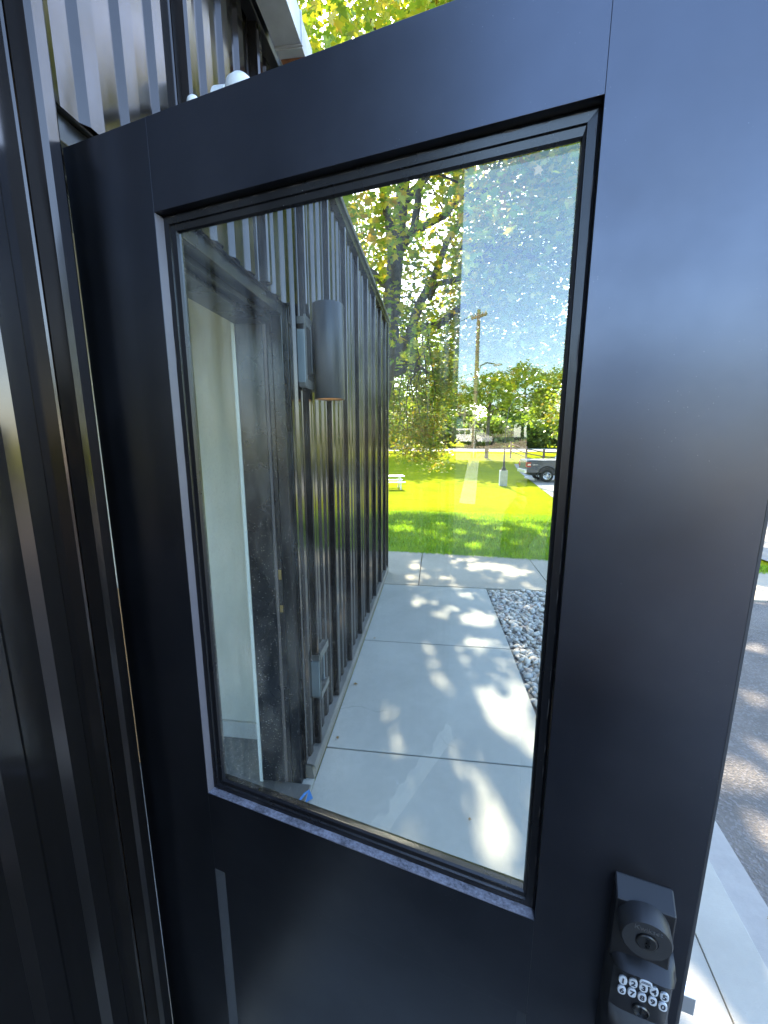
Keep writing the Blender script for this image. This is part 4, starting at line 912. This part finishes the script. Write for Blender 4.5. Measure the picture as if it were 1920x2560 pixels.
# split rail fence right of the far tree
fc = empty('rail_fence', (9.4, 35.5, hz(9, 35.5)), label='brown wooden rail fence standing behind the pickup bed', cat='fence')
wd = mat('fence_wood', (0.16, 0.10, 0.07), 0.85, var=0.3, vscale=10)
fp = [(-0.9, 8.5), (-0.25, 4.0), (0.75, 1.6), (2.6, 0.0), (5.0, -0.6)]
fpz = [hz(0, 35.5 + p[1]) - hz(9, 35.5) for p in fp]
for p, z_ in zip(fp, fpz): MB().box((p[0] - 0.08, p[1] - 0.08, z_ - 0.1), (p[0] + 0.08, p[1] + 0.08, z_ + 1.75)).build('post', wd, fc)
for (p, z_), (q_, z2) in zip(list(zip(fp, fpz)), list(zip(fp, fpz))[1:]):
    for h_ in (0.7, 1.1, 1.5): MB().tube([(p[0], p[1], z_ + h_), (q_[0], q_[1], z2 + h_)], 0.05, 5).build('rail', wd, fc)

# ------------------------------------------------------------------ behind the photographer (seen mirrored in the pane)
def az(a, d, x0=0.62, y0=-0.15): return (x0 + d * math.sin(R(a)), y0 + d * math.cos(R(a)))
bx, by = az(-158.2, 33)
up = empty('utility_pole', (bx, by, hz(bx, by)), R(21), label='tall wooden utility pole with a crossarm, mirrored in the door glass', cat='utility pole')
pw = mat('pole_wood', (0.21, 0.16, 0.12), 0.85, var=0.25, vscale=4)
MB().tube([(0, 0, -0.2), (0, 0, 11.1)], [0.20, 0.13], 10).build('pole', pw, up, smooth='auto')
MB().box((-0.75, -0.09, 10.55), (0.75, 0.04, 10.72)).build('crossarm', pw, up)
for x_ in (-0.68, -0.35, 0.35, 0.68): MB().lathe([(0, 0), (0.05, 0), (0.07, 0.08), (0.03, 0.18), (0, 0.2)], 8, Matrix.Translation((x_, 0, 10.72))).build('insulator', mat('porcelain', (0.4, 0.38, 0.35), 0.3), up)
MB().tube([(0, 0, 6.2), (0.4, 0, 7.0), (1.0, 0, 7.15), (1.7, 0, 6.95), (1.9, 0, 6.88)], 0.05, 6).build('lamp_arm', M_hard(), up, smooth=True)
MB().box((1.75, -0.12, 6.78), (2.4, 0.12, 6.90), bev=0.03).build('lamp_head', galv, up)
MB().tube([(0.14, 0.1, 0), (0.14, 0.1, 3.2)], 0.06, 6).build('conduit', mat('conduit_pale', (0.5, 0.48, 0.42), 0.5), up)
for z_, dx in ((6.6, -60), (6.1, -60), (10.9, -60)): MB().tube([(0, 0, z_)] + [(dx * t, 0, z_ - 2.2 * math.sin(math.pi * t) + 0.5 * t) for t in lin(0.1, 1, 9)], 0.018, 4).build('wire', blk, up)
# low blue shop with a sign band
sx, sy = az(-155.4, 66); SZ = hz(sx, sy)
sb = empty('blue_shop', (sx, sy, SZ), R(24), label='low light-blue shop building across the back street, mirrored in the glass', cat='building')
MB().box((-6, -3, 0), (2.2, 3, 3.1)).build('wall', mat('shop_blue', (0.38, 0.62, 0.72), 0.7), sb)
MB().box((-6.2, -3.2, 3.1), (2.4, 3.2, 3.3)).build('roof', mat('shop_roof', (0.06, 0.06, 0.06), 0.8), sb)
for x_ in (-4.5, -2.0, 0.6):
    w_2 = MB().box((x_ - 0.6, 3.005, 0.9), (x_ + 0.6, 3.03, 2.2)).build('window', mat('window_frame_white', (0.6, 0.62, 0.62), 0.5), sb)
    MB().box((x_ - 0.5, 3.032, 1.0), (x_ + 0.5, 3.04, 2.1)).build('pane', car_glass(), w_2)
MB().box((-0.9, 3.005, 0), (-0.2, 3.03, 2.1)).build('door', mat('shop_door', (0.2, 0.35, 0.4), 0.5), sb)
tx, ty = az(-157.9, 60); rm = empty('tan_house', (tx - 1.0, ty - 6, hz(tx, ty)), R(22), label='tan house with a low pitched roof behind the white van, mirrored in the glass', cat='house')
MB().box((-4, -3, 0), (4, 3, 2.6)).build('wall', mat('house_tan', (0.45, 0.40, 0.32), 0.8), rm)
MB().poly_prism([(-4.4, 2.6), (4.4, 2.6), (0, 4.3)], 1, -3.3, 3.3).build('roof', mat('house_roof', (0.25, 0.22, 0.19), 0.85), rm)
for x_ in (-2.5, 0, 2.5): MB().box((x_ - 0.5, 3.002, 0.9), (x_ + 0.5, 3.02, 2.0)).build('window', car_glass(), rm)
vx, vy = az(-157.9, 50); car('white_van', vx, vy, 20, (0.75, 0.75, 0.73), 'white van parked on the dirt by the blue shop, mirrored in the glass', 'van', True)
BT = [(-151, 58, 8, 5), (-155, 78, 11, 5.5), (-160.2, 50, 8.6, 3.4), (-164.5, 54, 9.6, 3.9), (-169.5, 52, 9.0, 3.9), (-175, 56, 9.5, 4.5), (-181, 52, 9, 4.5), (-188, 55, 10, 5), (-196, 50, 9, 5), (-206, 48, 10, 5), (-218, 44, 9, 5)]
BL = ['brown-green tree far left across the back street', 'golden tree behind the blue shop, mirrored in the glass', 'yellow-green tree beside the utility pole, mirrored in the glass', 'full green tree in the middle of the mirrored row', 'yellow-green tree at the mirrored head outline',
      'sixth tree of the row across the back street', 'round tree opposite the drive, across the back street', 'tall tree right of the drive, across the back street', 'broad tree near the right end of the back street row', 'tree second from the end of the back street row', 'last tree of the back street row']
for i, (a_, d_, h_, r_) in enumerate(BT):
    x_, y_ = az(a_, d_); tree(x_, y_, h_, r_, BL[i], 110, 80, 0.20, M_autumn() if i in (0, 1) else leafmat('back_leaf', [(0.05, 0.085, 0.015), (0.11, 0.15, 0.02), (0.19, 0.19, 0.03)], (0.8, 0.8, 0.5), 0.3), low=0.06, group='trees across the back street', sig=0.11)
# trees right of the drive (mirrored as dull bands in the ribbed sheets)
tree(10.6, 18.5, 19, 4.6, 'tall tree on the right side of the lot that shades the drive', 170, 90, 0.22, M_autumn(), low=0.25)
for i, (x_, y_, h_, r_) in enumerate([(22, 4, 9, 4.5), (24, -9, 9, 4.5), (21, 16, 10, 5), (26, 28, 11, 5.5)]):
    tree(x_, y_, h_, r_, ['tree across the drive opposite the door', 'tree across the drive, behind the photographer', 'tree on the right side of the lot', 'tree at the far right corner of the lot'][i], 70, 70, 0.24, low=0.12, group='trees right of the drive')

# ------------------------------------------------------------------ photographer and phone (only mirrored)
ph = empty('phone', CAM, label='black phone held upright in front of the photographer, mirrored in the glass', cat='phone')
ph.rotation_euler = cam.rotation_euler
pm_ = mat('phone_black', (0.02, 0.02, 0.022), 0.2, spec=0.6)
MB().box((-0.033, -0.118, 0.008), (0.042, 0.036, 0.016), bev=0.003).build('phone_body', pm_, ph)
for yy in (-0.022, -0.044): MB().lathe([(0, 0), (0.007, 0), (0.007, 0.003), (0, 0.003)], 16, Matrix.Translation((0.0, yy, 0.005))).build('camera_lens', car_glass(), ph)
pe = empty('person', (0.66, -1.13, 0.0), label='person in a dark cap raising a phone with both hands, mirrored in the glass', cat='person')
def skin(name, verts, edges, rads, m, par, lv_=2, root=0):
    me = bpy.data.meshes.new(name); me.from_pydata(verts, edges, []); o = bpy.data.objects.new(name, me); COL.objects.link(o); o.parent = par
    sk = o.modifiers.new('skin', 'SKIN'); sk.use_smooth_shade = True
    for i, r in enumerate(rads): me.skin_vertices[0].data[i].radius = (r, r) if not hasattr(r, '__len__') else r
    me.skin_vertices[0].data[root].use_root = True
    sb_ = o.modifiers.new('sub', 'SUBSURF'); sb_.levels = lv_; sb_.render_levels = lv_
    me.materials.append(m); return o
sk_ = mat('skin_tone', (0.42, 0.26, 0.19), 0.5, var=0.06)
V = [(0, 0, 0.98), (0, 0, 1.15), (0, -0.01, 1.33), (0, 0, 1.47), (0, 0.01, 1.56), (0, 0.015, 1.64), (0, 0.02, 1.74), (0, 0.01, 1.80),
     (-0.18, 0, 1.44), (-0.25, 0.10, 1.20), (-0.185, 0.32, 1.40), (-0.150, 0.39, 1.45),
     (0.18, 0, 1.44), (0.25, 0.10, 1.20), (0.02, 0.34, 1.40), (-0.035, 0.41, 1.45),
     (-0.10, 0, 0.92), (-0.12, 0.02, 0.50), (-0.13, -0.02, 0.10), (-0.14, 0.10, 0.04), (0.10, 0, 0.92), (0.12, 0.02, 0.50), (0.13, -0.02, 0.10), (0.14, 0.10, 0.04)]
Eg = [(0, 1), (1, 2), (2, 3), (3, 4), (4, 5), (5, 6), (6, 7), (3, 8), (8, 9), (9, 10), (10, 11), (3, 12), (12, 13), (13, 14), (14, 15), (0, 16), (16, 17), (17, 18), (18, 19), (0, 20), (20, 21), (21, 22), (22, 23)]
rr_ = [(0.15, 0.11), (0.14, 0.10), (0.16, 0.11), (0.10, 0.08), 0.055, (0.070, 0.085), (0.082, 0.10), (0.06, 0.075), 0.055, 0.042, 0.028, (0.035, 0.018), 0.055, 0.042, 0.028, (0.035, 0.018), 0.085, 0.055, 0.04, 0.035, 0.085, 0.055, 0.04, 0.035]
skin('body', V, Eg, rr_, sk_, pe)
sh_m = mat('shirt_dark', (0.03, 0.035, 0.05), 0.9, bump=0.3, bscale=30); tr_m = mat('jeans', (0.04, 0.055, 0.09), 0.9)
skin('shirt', [V[0], V[1], V[2], (0, 0, 1.47), V[8], (-0.235, 0.07, 1.27), V[12], (0.235, 0.07, 1.27)], [(0, 1), (1, 2), (2, 3), (3, 4), (4, 5), (3, 6), (6, 7)], [(0.175, 0.13), (0.165, 0.12), (0.18, 0.13), (0.115, 0.095), 0.075, 0.065, 0.075, 0.065], sh_m, pe)
skin('trousers', [(0, 0, 1.0), (-0.10, 0, 0.90), (-0.12, 0.02, 0.50), (-0.13, -0.02, 0.09), (0.10, 0, 0.90), (0.12, 0.02, 0.50), (0.13, -0.02, 0.09)], [(0, 1), (1, 2), (2, 3), (0, 4), (4, 5), (5, 6)], [(0.17, 0.13), 0.105, 0.075, 0.06, 0.105, 0.075, 0.06], tr_m, pe)
for s_ in (-1, 1): MB().box((s_ * 0.14 - 0.05, -0.08, 0.0), (s_ * 0.14 + 0.05, 0.20, 0.09), bev=0.03).build('shoe', M_hard(), pe)
capm = mat('cap_dark', (0.02, 0.022, 0.028), 0.9)
MB().lathe([(0.104, -0.02), (0.106, 0.02), (0.095, 0.06), (0.06, 0.095), (0, 0.105)], 24, Matrix.Translation((0, 0.01, 1.755)) @ Matrix.Scale(1.12, 4, (0, 1, 0))).build('cap', capm, pe, smooth=True)
MB().poly_prism([(-0.085, 0.09), (-0.075, 0.16), (-0.03, 0.205), (0.03, 0.205), (0.075, 0.16), (0.085, 0.09)], 2, 1.735, 1.742).build('cap_brim', capm, pe)
MB().tube([(0, 0.115, 1.70), (0, 0.135, 1.665), (0, 0.118, 1.655)], [0.008, 0.014, 0.008], 8).build('nose', sk_, pe, smooth=True)
MB().tube([(-0.025, 0.108, 1.625), (0.025, 0.108, 1.625)], 0.006, 6).build('mouth', mat('lip', (0.35, 0.13, 0.11), 0.5), pe)
for s_ in (-1, 1):
    MB().lathe([(0, -0.011), (0.009, -0.006), (0.011, 0), (0.009, 0.006), (0, 0.011)], 10, Matrix.Translation((s_ * 0.032, 0.098, 1.70))).build('eye', mat('eye_dark', (0.06, 0.05, 0.05), 0.2), pe, smooth=True)
    MB().tube([(s_ * 0.080, 0.0, 1.67), (s_ * 0.092, 0.005, 1.70), (s_ * 0.082, 0.01, 1.725)], [0.010, 0.016, 0.010], 8).build('ear', sk_, pe, smooth=True)
    hxy = (-0.150, 0.39) if s_ < 0 else (-0.035, 0.41)
    for f_ in range(4):
        z_ = 1.442 + f_ * 0.019; sgn = 1 if s_ < 0 else -1
        px1 = (0.5395 if s_ < 0 else 0.6145) - 0.66
        skin('finger', [(hxy[0], hxy[1] + 0.02, z_), (px1 - sgn * 0.010, 0.47, z_ + 0.004), (px1 - sgn * 0.002, 0.495 + 0.0, z_ + 0.006), (px1 + sgn * 0.010, 0.50, z_ + 0.006)], [(0, 1), (1, 2), (2, 3)], [0.009, 0.0085, 0.008, 0.0065], sk_, pe, 1)

# ------------------------------------------------------------------ small litter
lf = leafmat('dry_leaf', [(0.12, 0.06, 0.02), (0.22, 0.13, 0.04), (0.10, 0.08, 0.05)], (0.5, 0.4, 0.3))
lab = ['dry brown leaf on the walk against the wall base', 'small dry leaf by the nearest slab joint at the wall', 'red dry leaf near the middle slab joint at the wall', 'small curled leaf on the near walk slab in a sun patch', 'dark leaf speck on the second walk slab', 'orange leaf lying on the river stones', 'brown leaf on the kerb by the asphalt']
for i, (x_, y_, s_) in enumerate([(0.085, 1.74, 0.028), (0.075, 1.25, 0.02), (0.11, 2.38, 0.02), (0.75, 0.86, 0.015), (0.45, 1.75, 0.01), (1.62, 2.95, 0.045), (1.74, 0.62, 0.02)]):
    me = bpy.data.meshes.new('fallen_leaf'); me.from_pydata((MLEAF * (1, 1, 2.2)).tolist(), [], MTRI.tolist()); me.materials.append(lf)
    o = bpy.data.objects.new('fallen_leaf', me); COL.objects.link(o); o.scale = (s_,) * 3; o.location = (x_, y_, 0.010 if i != 5 else 0.03); o.rotation_euler = (0.2, 0.15, rnd.uniform(0, 6)); finish(o, lab[i], 'leaf')
